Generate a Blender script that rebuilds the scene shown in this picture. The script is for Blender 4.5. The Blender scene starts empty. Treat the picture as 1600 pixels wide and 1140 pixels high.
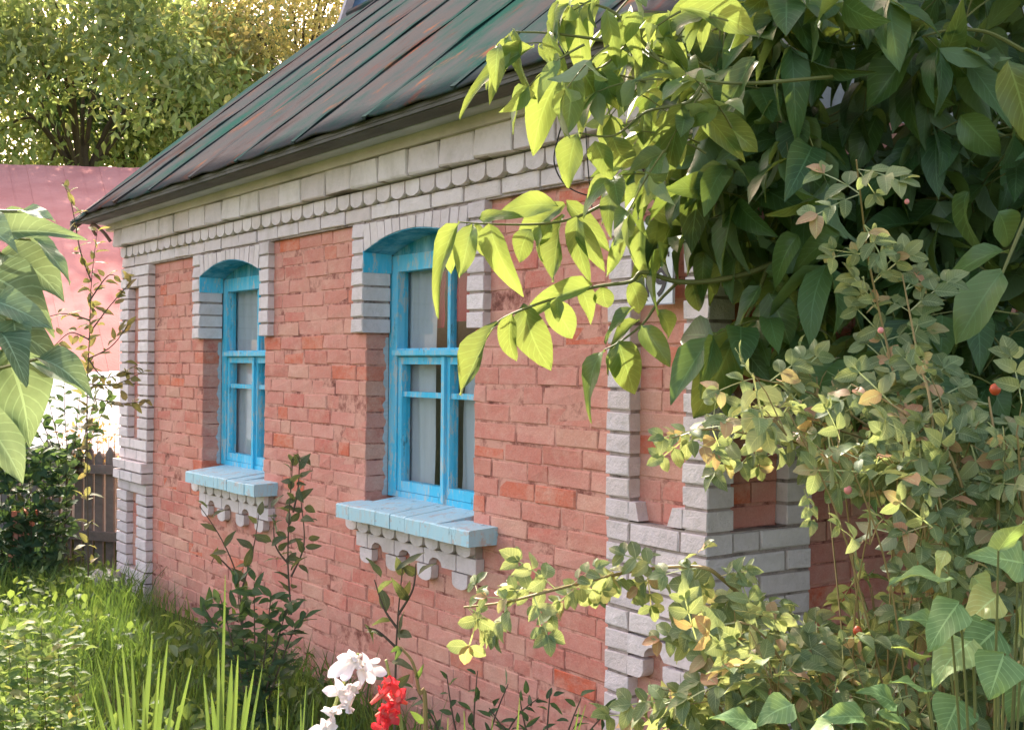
import bpy, math, random
import numpy as np
from mathutils import Vector, Matrix
rnd = random.Random(7)
R = math.radians
sc = bpy.context.scene
col = sc.collection
# ------------------------------------------------------------------ camera
CAM = np.array([2.8225, -2.8334, 1.66]); F = 1882.3
AX = np.array([-0.81576195, 0.5783857, 0.00155715])
RT = np.array([0.5783719, 0.81571661, 0.00961])
UP = np.array([-0.0042881, -0.00874008, 0.99995261])
cd = bpy.data.cameras.new('camera'); cam = bpy.data.objects.new('camera', cd); col.objects.link(cam)
cd.sensor_width = 36; cd.lens = F/1600*36; cd.clip_start = .05; cd.clip_end = 2000
M = Matrix([[RT[0], UP[0], -AX[0], CAM[0]], [RT[1], UP[1], -AX[1], CAM[1]], [RT[2], UP[2], -AX[2], CAM[2]], [0, 0, 0, 1]])
cam.matrix_world = M; sc.camera = cam
# ------------------------------------------------------------------ sky, sun, exposure
SUN_AZ = R(13); SUN_EL = R(40)
sun_dir = Vector((-math.cos(SUN_AZ)*math.cos(SUN_EL), math.sin(SUN_AZ)*math.cos(SUN_EL), math.sin(SUN_EL)))
w = bpy.data.worlds.new('World'); sc.world = w; w.use_nodes = True
nt = w.node_tree; bg = nt.nodes['Background']
sky = nt.nodes.new('ShaderNodeTexSky'); sky.sky_type = 'NISHITA'; sky.sun_disc = False
sky.sun_elevation = SUN_EL; sky.sun_rotation = math.atan2(sun_dir.x, sun_dir.y)
sky.air_density = 1.0; sky.dust_density = 4; sky.ozone_density = .6
tint = nt.nodes.new('ShaderNodeMixRGB'); tint.blend_type = 'MULTIPLY'; tint.inputs[0].default_value = 1; tint.inputs[2].default_value = (1.20, .99, .86, 1)
nt.links.new(sky.outputs[0], tint.inputs[1]); nt.links.new(tint.outputs[0], bg.inputs[0]); bg.inputs[1].default_value = .15
sd = bpy.data.lights.new('sun', 'SUN'); sd.energy = 2.7; sd.angle = R(.6); sd.color = (1, .93, .8)
so = bpy.data.objects.new('sun', sd); col.objects.link(so); so.rotation_euler = sun_dir.to_track_quat('Z', 'Y').to_euler()
sc.view_settings.view_transform = 'Standard'; sc.view_settings.look = 'None'; sc.view_settings.gamma = 1
sc.view_settings.use_curve_mapping = False
sc.view_settings.exposure = 2.12
# ------------------------------------------------------------------ helpers
def P(x, y, d):
    """world point seen at photograph position (x, y), d metres along the view axis"""
    return Vector(CAM + d*(AX + RT*(x-800)/F - UP*(y-570)/F))
def px(p):
    d = np.array(p) - CAM; wz = d@AX
    return 800+F*(d@RT)/wz, 570-F*(d@UP)/wz, wz
def link(o, parent=None):
    col.objects.link(o)
    if parent is not None:
        o.parent = parent
        if o.type != 'EMPTY' or True:
            o.matrix_parent_inverse = Matrix.Identity(4)
    return o
def meta(o, label=None, cat=None, group=None, kind=None):
    if label: o['label'] = label
    if cat: o['category'] = cat
    if group: o['group'] = group
    if kind: o['kind'] = kind
    return o
def thing(name, label, cat, loc=(0, 0, 0), group=None):
    o = bpy.data.objects.new(name, None); o.empty_display_size = .1; col.objects.link(o); o.location = loc
    return meta(o, label, cat, group)
def mk(name, V, Fc, mat=None, parent=None, smooth=False, uv=None, at=None, mats=None):
    """a mesh object; V are world points, moved into the parent's frame"""
    me = bpy.data.meshes.new(name)
    off = Vector(parent['_o']) if parent is not None and '_o' in parent else (parent.location if parent is not None else Vector((0, 0, 0)))
    V = np.asarray(V, float) - np.array(off)
    me.from_pydata(V.tolist(), [], [tuple(f) for f in Fc])
    if uv is not None:
        l = me.uv_layers.new(name='UVMap'); vi = np.zeros(len(me.loops), int); me.loops.foreach_get('vertex_index', vi)
        l.data.foreach_set('uv', np.asarray(uv, float)[vi].ravel())
    if smooth: me.polygons.foreach_set('use_smooth', [True]*len(me.polygons))
    if mat: me.materials.append(mat)
    me.update()
    o = bpy.data.objects.new(name, me)
    return link(o, parent)
class B:
    """collects boxes / tubes / polys for one mesh"""
    def __init__(s): s.V = []; s.F = []
    def add(s, V, Fc):
        n = len(s.V); s.V += [tuple(v) for v in V]; s.F += [tuple(i+n for i in f) for f in Fc]; return s
    def box(s, x0, x1, y0, y1, z0, z1):
        V = [(x, y, z) for x in (x0, x1) for y in (y0, y1) for z in (z0, z1)]
        return s.add(V, [(0, 1, 3, 2), (4, 6, 7, 5), (0, 4, 5, 1), (2, 3, 7, 6), (0, 2, 6, 4), (1, 5, 7, 3)])
    def tube(s, pts, r0, r1=None, n=6):
        r1 = r0 if r1 is None else r1; pts = [Vector(p) for p in pts]; V = []; Fc = []
        for i, p in enumerate(pts):
            t = (pts[min(i+1, len(pts)-1)] - pts[max(i-1, 0)]).normalized()
            a = t.orthogonal().normalized() if i == 0 else (a - t*a.dot(t)).normalized()
            b = t.cross(a); r = r0+(r1-r0)*i/(len(pts)-1)
            V += [p+(a*math.cos(2*math.pi*k/n)+b*math.sin(2*math.pi*k/n))*r for k in range(n)]
        for i in range(len(pts)-1):
            for k in range(n): Fc.append((i*n+k, i*n+(k+1) % n, (i+1)*n+(k+1) % n, (i+1)*n+k))
        Fc.append(tuple(range(n))[::-1]); Fc.append(tuple((len(pts)-1)*n+k for k in range(n)))
        return s.add(V, Fc)
    def prism(s, poly, y0, y1):
        """poly in (x, z), extruded along y"""
        n = len(poly); V = [(x, y0, z) for x, z in poly]+[(x, y1, z) for x, z in poly]
        return s.add(V, [tuple(range(n)), tuple(range(2*n-1, n-1, -1))]+[(i+n, (i+1) % n+n, (i+1) % n, i) for i in range(n)])
    def out(s, name, mat, parent=None, **k): return mk(name, s.V, s.F, mat, parent, **k)
def smooth_path(pts, n=6):
    pts = [Vector(p) for p in pts]; out = []
    for i in range(len(pts)-1):
        p0 = pts[max(i-1, 0)]; p1 = pts[i]; p2 = pts[i+1]; p3 = pts[min(i+2, len(pts)-1)]
        for k in range(n):
            t = k/n
            out.append(.5*((2*p1)+(p2-p0)*t+(2*p0-5*p1+4*p2-p3)*t*t+(3*p1-p0-3*p2+p3)*t**3))
    return out+[pts[-1]]
# ------------------------------------------------------------------ materials
class N:
    def __init__(s, name):
        s.m = bpy.data.materials.new(name); s.m.use_nodes = True; s.t = s.m.node_tree; s.n = s.t.nodes; s.l = s.t.links
        s.b = s.n['Principled BSDF']; s.o = s.n['Material Output']
    def new(s, k, **kw):
        x = s.n.new('ShaderNode'+k)
        for a, v in kw.items(): setattr(x, a, v)
        return x
    def put(s, sock, v):
        if hasattr(v, 'is_output') or hasattr(v, 'links'): s.l.new(v, sock)
        else: sock.default_value = v
    def coord(s, kind='Object'): return s.new('TexCoord').outputs[kind]
    def pos(s): return s.new('NewGeometry').outputs['Position']
    def mapp(s, v, scale): m = s.new('Mapping'); s.l.new(v, m.inputs[0]); m.inputs['Scale'].default_value = scale; return m.outputs[0]
    def noise(s, v, sc_, det=4, rough=.6):
        x = s.new('TexNoise'); s.l.new(v, x.inputs['Vector']); x.inputs['Scale'].default_value = sc_; x.inputs['Detail'].default_value = det
        x.inputs['Roughness'].default_value = rough; return x.outputs['Fac']
    def math(s, op, a, b=0, c=0, clamp=False):
        x = s.new('Math', operation=op, use_clamp=clamp); s.put(x.inputs[0], a); s.put(x.inputs[1], b); s.put(x.inputs[2], c); return x.outputs[0]
    def ramp(s, f, stops, interp='LINEAR'):
        x = s.new('ValToRGB'); s.put(x.inputs[0], f); e = x.color_ramp.elements; x.color_ramp.interpolation = interp
        while len(e) > 1: e.remove(e[0])
        e[0].position = stops[0][0]; e[0].color = (*stops[0][1], 1) if not isinstance(stops[0][1], (int, float)) else (stops[0][1],)*3+(1,)
        for p_, c in stops[1:]:
            k = e.new(p_); k.color = (*c, 1) if not isinstance(c, (int, float)) else (c, c, c, 1)
        return x.outputs[0]
    def mix(s, f, a, b, mode='MIX'):
        x = s.new('MixRGB', blend_type=mode); s.put(x.inputs[0], f)
        s.put(x.inputs[1], (*a, 1) if isinstance(a, tuple) else a); s.put(x.inputs[2], (*b, 1) if isinstance(b, tuple) else b); return x.outputs[0]
    def rand(s):
        a = s.new('ObjectInfo').outputs['Random']; b = s.new('NewGeometry').outputs['Random Per Island']
        return s.math('FRACT', s.math('ADD', s.math('MULTIPLY', a, 7.31), s.math('MULTIPLY', b, 3.17)))
    def bump(s, h, st=.3, dist=.01):
        x = s.new('Bump'); s.put(x.inputs['Height'], h); x.inputs['Strength'].default_value = st; x.inputs['Distance'].default_value = dist
        s.l.new(x.outputs[0], s.b.inputs['Normal']); return x.outputs[0]
    def base(s, c, rough=.8, spec=.3):
        s.put(s.b.inputs['Base Color'], (*c, 1) if isinstance(c, tuple) else c); s.put(s.b.inputs['Roughness'], rough); s.b.inputs['Specular IOR Level'].default_value = spec; return s.m

def red_brick():
    n = N('red brick'); r = n.rand(); p_ = n.pos()
    c = n.ramp(r, [(0, (.52, .165, .125)), (.14, (.58, .215, .175)), (.30, (.62, .27, .22)), (.46, (.56, .185, .145)), (.58, (.60, .30, .225)), (.70, (.54, .14, .105)), (.80, (.60, .24, .195)), (.91, (.58, .10, .04)), (.97, (.60, .13, .055))], 'CONSTANT')
    big = n.noise(p_, 1.3, 3)
    c = n.mix(n.ramp(big, [(.38, .05), (.66, .55)]), c, (.66, .31, .23))               # old limewash film
    f = n.noise(p_, 26, 5, .7)
    c = n.mix(n.ramp(f, [(.35, 0), (.75, .4)]), c, (.62, .38, .32))
    d = n.noise(n.mapp(p_, (1, 1, .45)), 9, 5, .7)
    c = n.mix(n.ramp(d, [(.56, 0), (.76, .4)]), c, (.34, .13, .10))
    c = n.mix(n.ramp(n.noise(n.mapp(p_, (.8, 1, 1.4)), 5.2, 6, .75), [(.48, 0), (.64, .55)]), c, (.68, .40, .31))
    c = n.mix(n.ramp(n.noise(p_, 48, 4, .8), [(.70, 0), (.76, .6)]), c, (.20, .08, .06))
    sz_ = n.new('SeparateXYZ'); n.l.new(p_, sz_.inputs[0])
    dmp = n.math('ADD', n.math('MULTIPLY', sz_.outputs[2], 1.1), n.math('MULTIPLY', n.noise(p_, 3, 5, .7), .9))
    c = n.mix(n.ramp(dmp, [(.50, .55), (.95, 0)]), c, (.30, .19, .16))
    g = n.noise(p_, 140, 3, .6)
    c = n.mix(.25, c, g, 'OVERLAY')
    n.bump(n.math('ADD', n.noise(p_, 60, 5, .7), n.math('MULTIPLY', f, 1.1)), .5, .006)
    return n.base(c, .9, .2)
def white_brick():
    n = N('white silicate brick'); r = n.rand(); p_ = n.pos()
    c = n.ramp(r, [(0, (.68, .59, .60)), (.3, (.77, .68, .68)), (.55, (.72, .63, .645)), (.8, (.80, .72, .72)), (1, (.69, .59, .58))])
    f = n.noise(p_, 14, 5, .65)
    c = n.mix(n.ramp(f, [(.45, 0), (.8, .4)]), c, (.42, .36, .33))
    c = n.mix(n.ramp(n.noise(n.mapp(p_, (1, 1, .4)), 3.5, 4), [(.56, 0), (.76, .4)]), c, (.36, .31, .24))
    c = n.mix(n.ramp(n.noise(p_, 55, 5, .8), [(.64, 0), (.70, .6)]), c, (.30, .25, .22))
    n.bump(n.math('ADD', n.noise(p_, 90, 5, .7), n.math('MULTIPLY', n.noise(p_, 18, 4, .7), 2.0)), .6, .008)
    return n.base(c, .9, .15)
def mortar(cname, c0, c1, sc_=7):
    n = N(cname); p_ = n.pos()
    c = n.ramp(n.noise(p_, sc_, 6, .75), [(.35, tuple(x*.5 for x in c0)), (.42, c0), (.54, c1)])
    n.bump(n.noise(p_, 80, 5, .7), .5, .006)
    return n.base(c, .95, .1)
def blue_paint(name, c0, c1, wear=.5, peel=None):
    n = N(name); p_ = n.pos()
    c = n.mix(n.noise(n.mapp(p_, (1, 1, .25)), 9, 5, .7), c0, c1)
    c = n.mix(n.ramp(n.noise(n.mapp(p_, (1, 1, .18)), 7, 5, .7), [(.45, 0), (.68, .6)]), c, (.36, .66, .80))
    c = n.mix(n.ramp(n.noise(n.mapp(p_, (1, 1, .3)), 30, 6, .8), [(.53, 0), (.58, wear)]), c, (.50, .55, .55))
    c = n.mix(n.ramp(n.noise(n.mapp(p_, (1, 1, .2)), 16, 6, .8), [(.60, 0), (.65, .7)]), c, (.06, .12, .15))
    if peel: c = n.mix(n.ramp(n.noise(p_, 11, 6, .75), [(peel[1], 0), (peel[1]+.04, .75)]), c, peel[0])
    n.bump(n.noise(n.mapp(p_, (1, 1, .2)), 60, 6, .7), .7, .006)
    return n.base(c, .65, .25)
def wood(name, c0, c1, sc_=6, rough=.85):
    n = N(name); p_ = n.pos()
    c = n.mix(n.ramp(n.noise(n.mapp(p_, (.25, 1, 1)), sc_*3, 6, .7), [(.3, 0), (.7, 1)]), c0, c1)
    c = n.mix(n.ramp(n.noise(p_, 2.4, 4), [(.5, 0), (.72, .55)]), c, (c0[0]*.4, c0[1]*.42, c0[2]*.36))
    n.bump(n.noise(n.mapp(p_, (.15, 1, 1)), 50, 5, .7), .4, .004)
    return n.base(c, rough, .2)
def roof_mat():
    n = N('weathered roof paint'); p_ = n.coord('Object'); r = n.rand()
    q = n.mapp(p_, (1.1, .6, .6))
    c = n.ramp(n.math('ADD', n.noise(q, 2.0, 6, .7), n.math('MULTIPLY', n.math('SUBTRACT', r, .5), .18)),
               [(.34, (.022, .068, .058)), (.43, (.046, .070, .068)), (.52, (.066, .072, .076)), (.60, (.078, .072, .074)), (.70, (.052, .044, .044))])
    c = n.mix(n.ramp(n.noise(n.mapp(p_, (1.7, .7, .7)), 2.7, 6, .75), [(.57, 0), (.68, .8)]), c, (.115, .05, .045))
    c = n.mix(n.ramp(n.noise(n.mapp(p_, (1.6, 1.0, 1.0)), 2.6, 5, .65), [(.60, 0), (.70, .75)]), c, (.21, .085, .045))
    c = n.mix(n.ramp(n.noise(n.mapp(p_, (2.4, 1, 1)), 6, 6, .8), [(.66, 0), (.74, .7)]), c, (.24, .24, .22))
    n.bump(n.noise(p_, 22, 6, .7), .5, .008)
    return n.base(c, 1, 0)
def leaf_mat(name, stops, trans=(.55, .62, .12), tw=.42, under=(.36, .42, .28), gloss=.58, vein=.5, spots=None, clump=None, spec=.25):
    n = N(name); r = n.rand(); uv = n.coord('UV'); p_ = n.pos()
    sx = n.new('SeparateXYZ'); n.l.new(uv, sx.inputs[0]); u = n.math('ABSOLUTE', n.math('SUBTRACT', sx.outputs[0], .5)); v = sx.outputs[1]
    c = n.ramp(r, stops)
    c = n.mix(n.ramp(n.noise(p_, 30, 4), [(.35, 0), (.7, .35)]), c, tuple(min(1, x*1.6) for x in stops[len(stops)//2][1]))
    if spots: c = n.mix(n.ramp(n.noise(p_, spots[1], 4), [(spots[2], 0), (spots[2]+.08, .85)]), c, spots[0])
    if clump: c = n.mix(n.ramp(n.noise(p_, clump[1], 3), [(.42, .85), (.56, 0)]), c, clump[0])
    rib = n.math('LESS_THAN', u, .022)
    side = n.math('GREATER_THAN', n.math('SINE', n.math('MULTIPLY', n.math('SUBTRACT', v, n.math('MULTIPLY', u, .55)), 56)), .90)
    ve = n.math('MULTIPLY', n.math('MAXIMUM', rib, n.math('MULTIPLY', side, .55)), vein)
    c = n.mix(ve, c, tuple(min(1, x*2.2+.05) for x in stops[len(stops)//2][1]))
    back = n.new('NewGeometry').outputs['Backfacing']
    c2 = n.mix(n.math('MULTIPLY', back, .45), c, under)
    h = n.math('ADD', n.math('MULTIPLY', side, -.6), n.math('MULTIPLY', n.noise(p_, 70, 2), .5))
    bn = n.bump(h, .35, .003)
    n.base(c2, gloss, spec)
    tr = n.new('BsdfTranslucent'); n.l.new(bn, tr.inputs['Normal'])
    tc = n.mix(1, n.mix(.5, c, tuple(x*.55 for x in trans)), (1.9, 1.9, 1.2), 'MULTIPLY'); n.l.new(tc, tr.inputs[0])
    mx = n.new('MixShader'); mx.inputs[0].default_value = tw; n.l.new(n.b.outputs[0], mx.inputs[1]); n.l.new(tr.outputs[0], mx.inputs[2])
    n.l.new(mx.outputs[0], n.o.inputs[0]); return n.m
def plain(name, c, rough=.7, spec=.3, nz=.25, sc_=20):
    n = N(name); p_ = n.pos()
    return n.base(n.mix(n.ramp(n.noise(p_, sc_, 5, .7), [(.3, 0), (.75, nz*2)]), c, tuple(x*.5 for x in c)), rough, spec)
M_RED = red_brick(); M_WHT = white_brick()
M_MOR = mortar('pink mortar', (.34, .14, .11), (.64, .33, .26)); M_MORG = mortar('grey mortar', (.27, .22, .20), (.42, .35, .32))
M_BLUE = blue_paint('blue frame paint', (.035, .47, .74), (.10, .58, .82), .8)
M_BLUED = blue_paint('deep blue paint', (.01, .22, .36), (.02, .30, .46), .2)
M_SILL = blue_paint('pale blue sill paint', (.34, .58, .68), (.50, .70, .76), .6, ((.50, .44, .42), .56))
M_FASC = wood('whitish fascia wood', (.62, .55, .48), (.50, .43, .36))
M_SOFL = wood('grey soffit wood', (.56, .56, .58), (.40, .40, .42)); M_SOFD = wood('dark wood and eave shadow', (.17, .16, .15), (.10, .095, .088))
M_ROOF = roof_mat()
M_TWIG = plain('green twig', (.16, .17, .05), .6); M_BARK = plain('bark', (.12, .09, .065), .9); M_CANE = plain('rose cane', (.30, .22, .09), .6)
M_DARK = plain('dark room', (.05, .05, .055), .9); M_CURT = None
# ------------------------------------------------------------------ leaves
def leaf_shape(seed, nl=8, nc=4, prof='walnut', fold=.18, droop=.25, wave=.03, twist=.2):
    rr = random.Random(seed); V = []; U = []; Fc = []
    dr = droop*rr.uniform(.5, 1.5); tw = twist*rr.uniform(-1, 1); fo = fold*rr.uniform(.3, 1.5); bend = rr.uniform(-.12, .12)
    for i in range(nl+1):
        t = i/nl
        if prof == 'walnut': wd = math.sin(math.pi*min(1, t**.82))**.72*(1-.18*t) if 0 < t < 1 else 0
        elif prof == 'round': wd = math.sin(math.pi*t**.8)**.55 if 0 < t < 1 else 0
        elif prof == 'heart': wd = (math.sin(math.pi*t**.55)**.8*(1.05-.35*t)) if 0 < t < 1 else 0
        elif prof == 'lance': wd = math.sin(math.pi*t**.6)**.9*(1-.3*t) if 0 < t < 1 else 0
        elif prof == 'petal': wd = math.sin(math.pi*t**1.3*.97+.03)**.7
        else: wd = 1-t
        wd = max(wd, .02)
        for j in range(nc+1):
            s = (j/nc-.5)*2; a = tw*t
            x = s*wd*.5; z = abs(s)*wd*fo*.5+math.sin(t*9+s*2+seed)*wave*abs(s)
            x, z = x*math.cos(a)-z*math.sin(a), x*math.sin(a)+z*math.cos(a)
            V.append((x+bend*math.sin(t*2.5), t-.12*dr*t*t, z-dr*t*t)); U.append((.5+s*.5*.98, t))
    for i in range(nl):
        for j in range(nc):
            q = i*(nc+1)+j; Fc.append((q, q+1, q+nc+2, q+nc+1))
    return np.array(V), Fc, np.array(U)
def compound(seed, pairs=3, prof='round', droop=.2, wr=.62, n=(5, 2)):
    """a compound leaf: leaflets along a thin rachis, unit length"""
    rr = random.Random(seed); V = []; U = []; Fc = []; k = 0
    def put(base, ang, L, sd):
        nonlocal k
        v, f, u = leaf_shape(sd, n[0], n[1], prof, .25, .3)
        v = v*np.array([L*wr, L, L]); tl = rr.uniform(-.5, .5)
        v = np.stack([v[:, 0]*math.cos(tl), v[:, 1], v[:, 2]+v[:, 0]*math.sin(tl)], 1)
        c, s = math.cos(ang), math.sin(ang); v = np.stack([v[:, 0]*c+v[:, 1]*s, -v[:, 0]*s+v[:, 1]*c, v[:, 2]], 1)+np.array(base)
        V.append(v); U.append(u); Fc.extend([tuple(i+k for i in q) for q in f]); k += len(v)
    zz = lambda t: -droop*t*t
    for i in range(pairs):
        t = .25+.5*i/max(1, pairs-1) if pairs > 1 else .5
        for sd in (-1, 1): put((0, t, zz(t)), sd*rr.uniform(.9, 1.35), rr.uniform(.30, .42), seed*10+i*2+(sd > 0))
    put((0, .72, zz(.72)), rr.uniform(-.2, .2), .38, seed*10+9)
    ts = [0, .25, .5, .74]; w_ = .012
    v = np.array([(s*w_, t, zz(t)-.004) for t in ts for s in (-1, 1)]); V.append(v); U.append(np.tile([[.5, .5]], (len(v), 1)))
    for i in range(3): q = k+i*2; Fc.append((q, q+1, q+3, q+2))
    return np.concatenate(V), Fc, np.concatenate(U)
class Plant:
    """one plant: gathers leaf placements, makes the largest shown 300 single leaf objects and joins the rest"""
    def __init__(s, root, mat, shapes, leafname='leaf', cap=290, minpx=9):
        s.root, s.mat, s.shapes, s.L = root, mat, shapes, []; s.name = leafname; s.cap = cap; s.minpx = minpx; s.mesh = {}
    def leaf(s, base, d, nrm, L, W, shape=None):
        y = Vector(d).normalized(); z = Vector(nrm); z = z-y*z.dot(y)
        z = z.normalized() if z.length > 1e-4 else y.orthogonal().normalized(); x = y.cross(z)
        m = Matrix([[x[0]*W, y[0]*L, z[0]*L, base[0]], [x[1]*W, y[1]*L, z[1]*L, base[1]], [x[2]*W, y[2]*L, z[2]*L, base[2]], [0, 0, 0, 1]])
        s.L.append((m, rnd.randrange(len(s.shapes)) if shape is None else shape, L))
    def finish(s, stuffname='foliage'):
        sc_ = []
        for i, (m, k, L) in enumerate(s.L):
            x, y, d = px(m@Vector((0, .5, 0))); ok = d > .2 and -30 < x < 1630 and -30 < y < 1170
            z = F*L/d if ok else 0
            sc_.append(z)
        order = sorted(range(len(s.L)), key=lambda i: -sc_[i]); single = [i for i in order[:s.cap] if sc_[i] >= s.minpx]; ss = set(single)
        off = Matrix.Translation(-s.root.location)
        for i in single:
            m, k, L = s.L[i]
            if k not in s.mesh:
                V, Fc, U = s.shapes[k]; me = bpy.data.meshes.new(s.name); me.from_pydata(V.tolist(), [], Fc)
                l = me.uv_layers.new(name='UVMap'); vi = np.zeros(len(me.loops), int); me.loops.foreach_get('vertex_index', vi)
                l.data.foreach_set('uv', U[vi].ravel()); me.polygons.foreach_set('use_smooth', [True]*len(me.polygons)); me.materials.append(s.mat); me.update(); s.mesh[k] = me
            o = bpy.data.objects.new(s.name, s.mesh[k]); col.objects.link(o); o.parent = s.root; o.matrix_basis = off@m
        rest = [i for i in range(len(s.L)) if i not in ss]
        if rest:
            join_shapes(stuffname, [(np.array(s.L[i][0]), s.shapes[s.L[i][1]]) for i in rest], s.mat, s.root)
def join_shapes(name, items, mat, root=None, kind='stuff'):
    VV = []; UU = []; LI = []; LT = []; k = 0
    for m, (V, Fc, U) in items:
        VV.append(V@m[:3, :3].T+m[:3, 3]); UU.append(U)
        fa = np.array(Fc)
        if fa.ndim == 2: LI.append((fa+k).ravel()); LT.append(np.full(len(fa), fa.shape[1]))
        else:
            LI.append(np.array([i+k for f in Fc for i in f])); LT.append(np.array([len(f) for f in Fc]))
        k += len(V)
    V = np.concatenate(VV); U = np.concatenate(UU); LI = np.concatenate(LI).astype(np.int32); LT = np.concatenate(LT).astype(np.int32)
    if root is not None: V = V-np.array(root.location)
    me = bpy.data.meshes.new(name); me.vertices.add(len(V)); me.vertices.foreach_set('co', V.astype(np.float32).ravel())
    me.loops.add(len(LI)); me.loops.foreach_set('vertex_index', LI); me.polygons.add(len(LT))
    st = np.zeros(len(LT), np.int32); st[1:] = np.cumsum(LT)[:-1]; me.polygons.foreach_set('loop_start', st); me.polygons.foreach_set('loop_total', LT)
    l = me.uv_layers.new(name='UVMap'); l.data.foreach_set('uv', U[LI].astype(np.float32).ravel())
    me.polygons.foreach_set('use_smooth', np.ones(len(LT), bool)); me.materials.append(mat); me.update(calc_edges=True); me.validate()
    o = bpy.data.objects.new(name, me); link(o, root)
    if kind: o['kind'] = kind
    return o
def rv(s=1): return Vector((rnd.gauss(0, s), rnd.gauss(0, s), rnd.gauss(0, s)))
def inpoly(x, y, poly):
    c = False; j = len(poly)-1
    for i in range(len(poly)):
        if (poly[i][1] > y) != (poly[j][1] > y) and x < (poly[j][0]-poly[i][0])*(y-poly[i][1])/(poly[j][1]-poly[i][1])+poly[i][0]: c = not c
        j = i
    return c
#@@HOUSE
# ================================================================== GROUND
def ground():
    n = N('soil and turf'); p_ = n.pos()
    c = n.ramp(n.noise(p_, 3, 6, .7), [(.3, (.035, .05, .015)), (.5, (.05, .075, .02)), (.7, (.10, .085, .045))])
    n.bump(n.noise(p_, 30, 5), .6, .03); m = n.base(c, .95, .1)
    xs = list(np.linspace(-14, 8, 45)); xs = [-900, -200, -60, -25]+xs+[16, 40, 150, 900]
    V = [(x, y, .03*math.sin(x*1.3)*math.cos(y*1.7) if abs(x) < 15 and abs(y) < 15 else 0) for y in xs for x in xs]; k = len(xs)
    Fc = [(j*k+i, j*k+i+1, (j+1)*k+i+1, (j+1)*k+i) for j in range(k-1) for i in range(k-1)]
    meta(mk('ground', V, Fc, m, smooth=True), 'grassy garden ground along the foot of the brick house', None, None, 'structure')
ground()
# ================================================================== HOUSE
H = .0772; Z0 = .0404
def zn(n): return Z0+H*n
house = thing('brick_house', 'pink and white brick cottage with blue window frames and patchy metal roof', 'house')
def brick_shape(seed):
    """unit brick (0..1) whose -y face is proud and eased; slightly irregular"""
    rr = random.Random(seed); e = lambda a: rr.uniform(-a, a)
    bx, bz, by = .018, .05, .035
    V = []
    for x, z in ((0, 0), (1, 0), (1, 1), (0, 1)): V.append((x, 1, z))
    for x, z in ((0, 0), (1, 0), (1, 1), (0, 1)): V.append((x+e(.006), by, z+e(.03)))
    for x, z in ((bx, bz), (1-bx, bz), (1-bx, 1-bz), (bx, 1-bz)): V.append((x+e(.014), e(.03), z+e(.05)))
    Fc = [(8, 9, 10, 11)]
    for a, b in ((4, 8), (0, 4)):
        for i in range(4): j = (i+1) % 4; Fc.append((a+i, a+j, b+j, b+i))
    return np.array(V), Fc, np.zeros((12, 2))
BR = [brick_shape(i) for i in range(8)]
class Bricks:
    def __init__(s, name, mat, cap): s.name, s.mat, s.cap, s.L = name, mat, cap, []
    def add(s, x0, x1, y0, y1, z0, z1, face='front'):
        j = .0026
        if face == 'front':
            m = Matrix([[x1-x0, 0, 0, x0], [0, y1-y0, 0, y0+rnd.uniform(-j, j)], [rnd.uniform(-.002, .002), 0, z1-z0, z0], [0, 0, 0, 1]])
            s.L.append((m, (x1-x0)*(z1-z0), Vector(((x0+x1)/2, y0, (z0+z1)/2))))
        else:  # faces +x
            m = Matrix([[0, -(x1-x0), 0, x1+rnd.uniform(-j, j)], [y1-y0, 0, 0, y0], [0, 0, z1-z0, z0], [0, 0, 0, 1]])
            s.L.append((m, (y1-y0)*(z1-z0)*.6, Vector((x1, (y0+y1)/2, (z0+z1)/2))))
    def finish(s, restname):
        sc_ = []
        for m, a, c in s.L:
            x, y, d = px(c); sc_.append(a/d/d*(x+560) if (-10 < x < 1330 and -10 < y < 1150 and d > 0) else 0)
        order = sorted(range(len(s.L)), key=lambda i: -sc_[i]); ones = order[:s.cap]; ss = set(ones); ms = {}
        for i in ones:
            k = rnd.randrange(len(BR))
            if k not in ms:
                V, Fc, U = BR[k]; me = bpy.data.meshes.new(s.name); me.from_pydata(V.tolist(), [], Fc); me.materials.append(s.mat); ms[k] = me
            o = bpy.data.objects.new(s.name, ms[k]); col.objects.link(o); o.parent = house; o.matrix_basis = s.L[i][0]
        rest = [i for i in range(len(s.L)) if i not in ss]
        if rest:
            o = join_shapes(restname, [(np.array(s.L[i][0]), BR[rnd.randrange(len(BR))]) for i in rest], s.mat, house)
            o.data.polygons.foreach_set('use_smooth', np.zeros(len(o.data.polygons), bool))
J0 = .0075
red = Bricks('red_brick', M_RED, 295); wht = Bricks('white_brick', M_WHT, 295)
J = .0080
def fill(bank, x0, x1, n, y0=0, y1=.12, off=0, L=.262, face='front', z0=None, z1=None, head=.18):
    """lay one course between x0 and x1"""
    z0 = zn(n)+J/2 if z0 is None else z0; z1 = zn(n+1)-J/2 if z1 is None else z1
    cuts = [x0]; x = x0-off
    while True:
        x += L/2 if rnd.random() < head else L
        if x > x1-.06: break
        if x > cuts[-1]+.06: cuts.append(x+rnd.uniform(-.006, .006))
    cuts.append(x1)
    for a, b in zip(cuts[:-1], cuts[1:]):
        a2 = a+(J/2 if a > x0 else 0); b2 = b-(J/2 if b < x1 else 0)
        jz = rnd.uniform(-.0015, .0015)
        if face == 'front': bank.add(a2, b2, y0, y1, z0+jz, z1+jz)
        else: bank.add(-y1, -y0, a2, b2, z0+jz, z1+jz, 'side')
XL = -6.12
W1 = (-4.58, -3.62); W2 = (-2.41, -1.45)
SILLZ = 1.0
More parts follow.
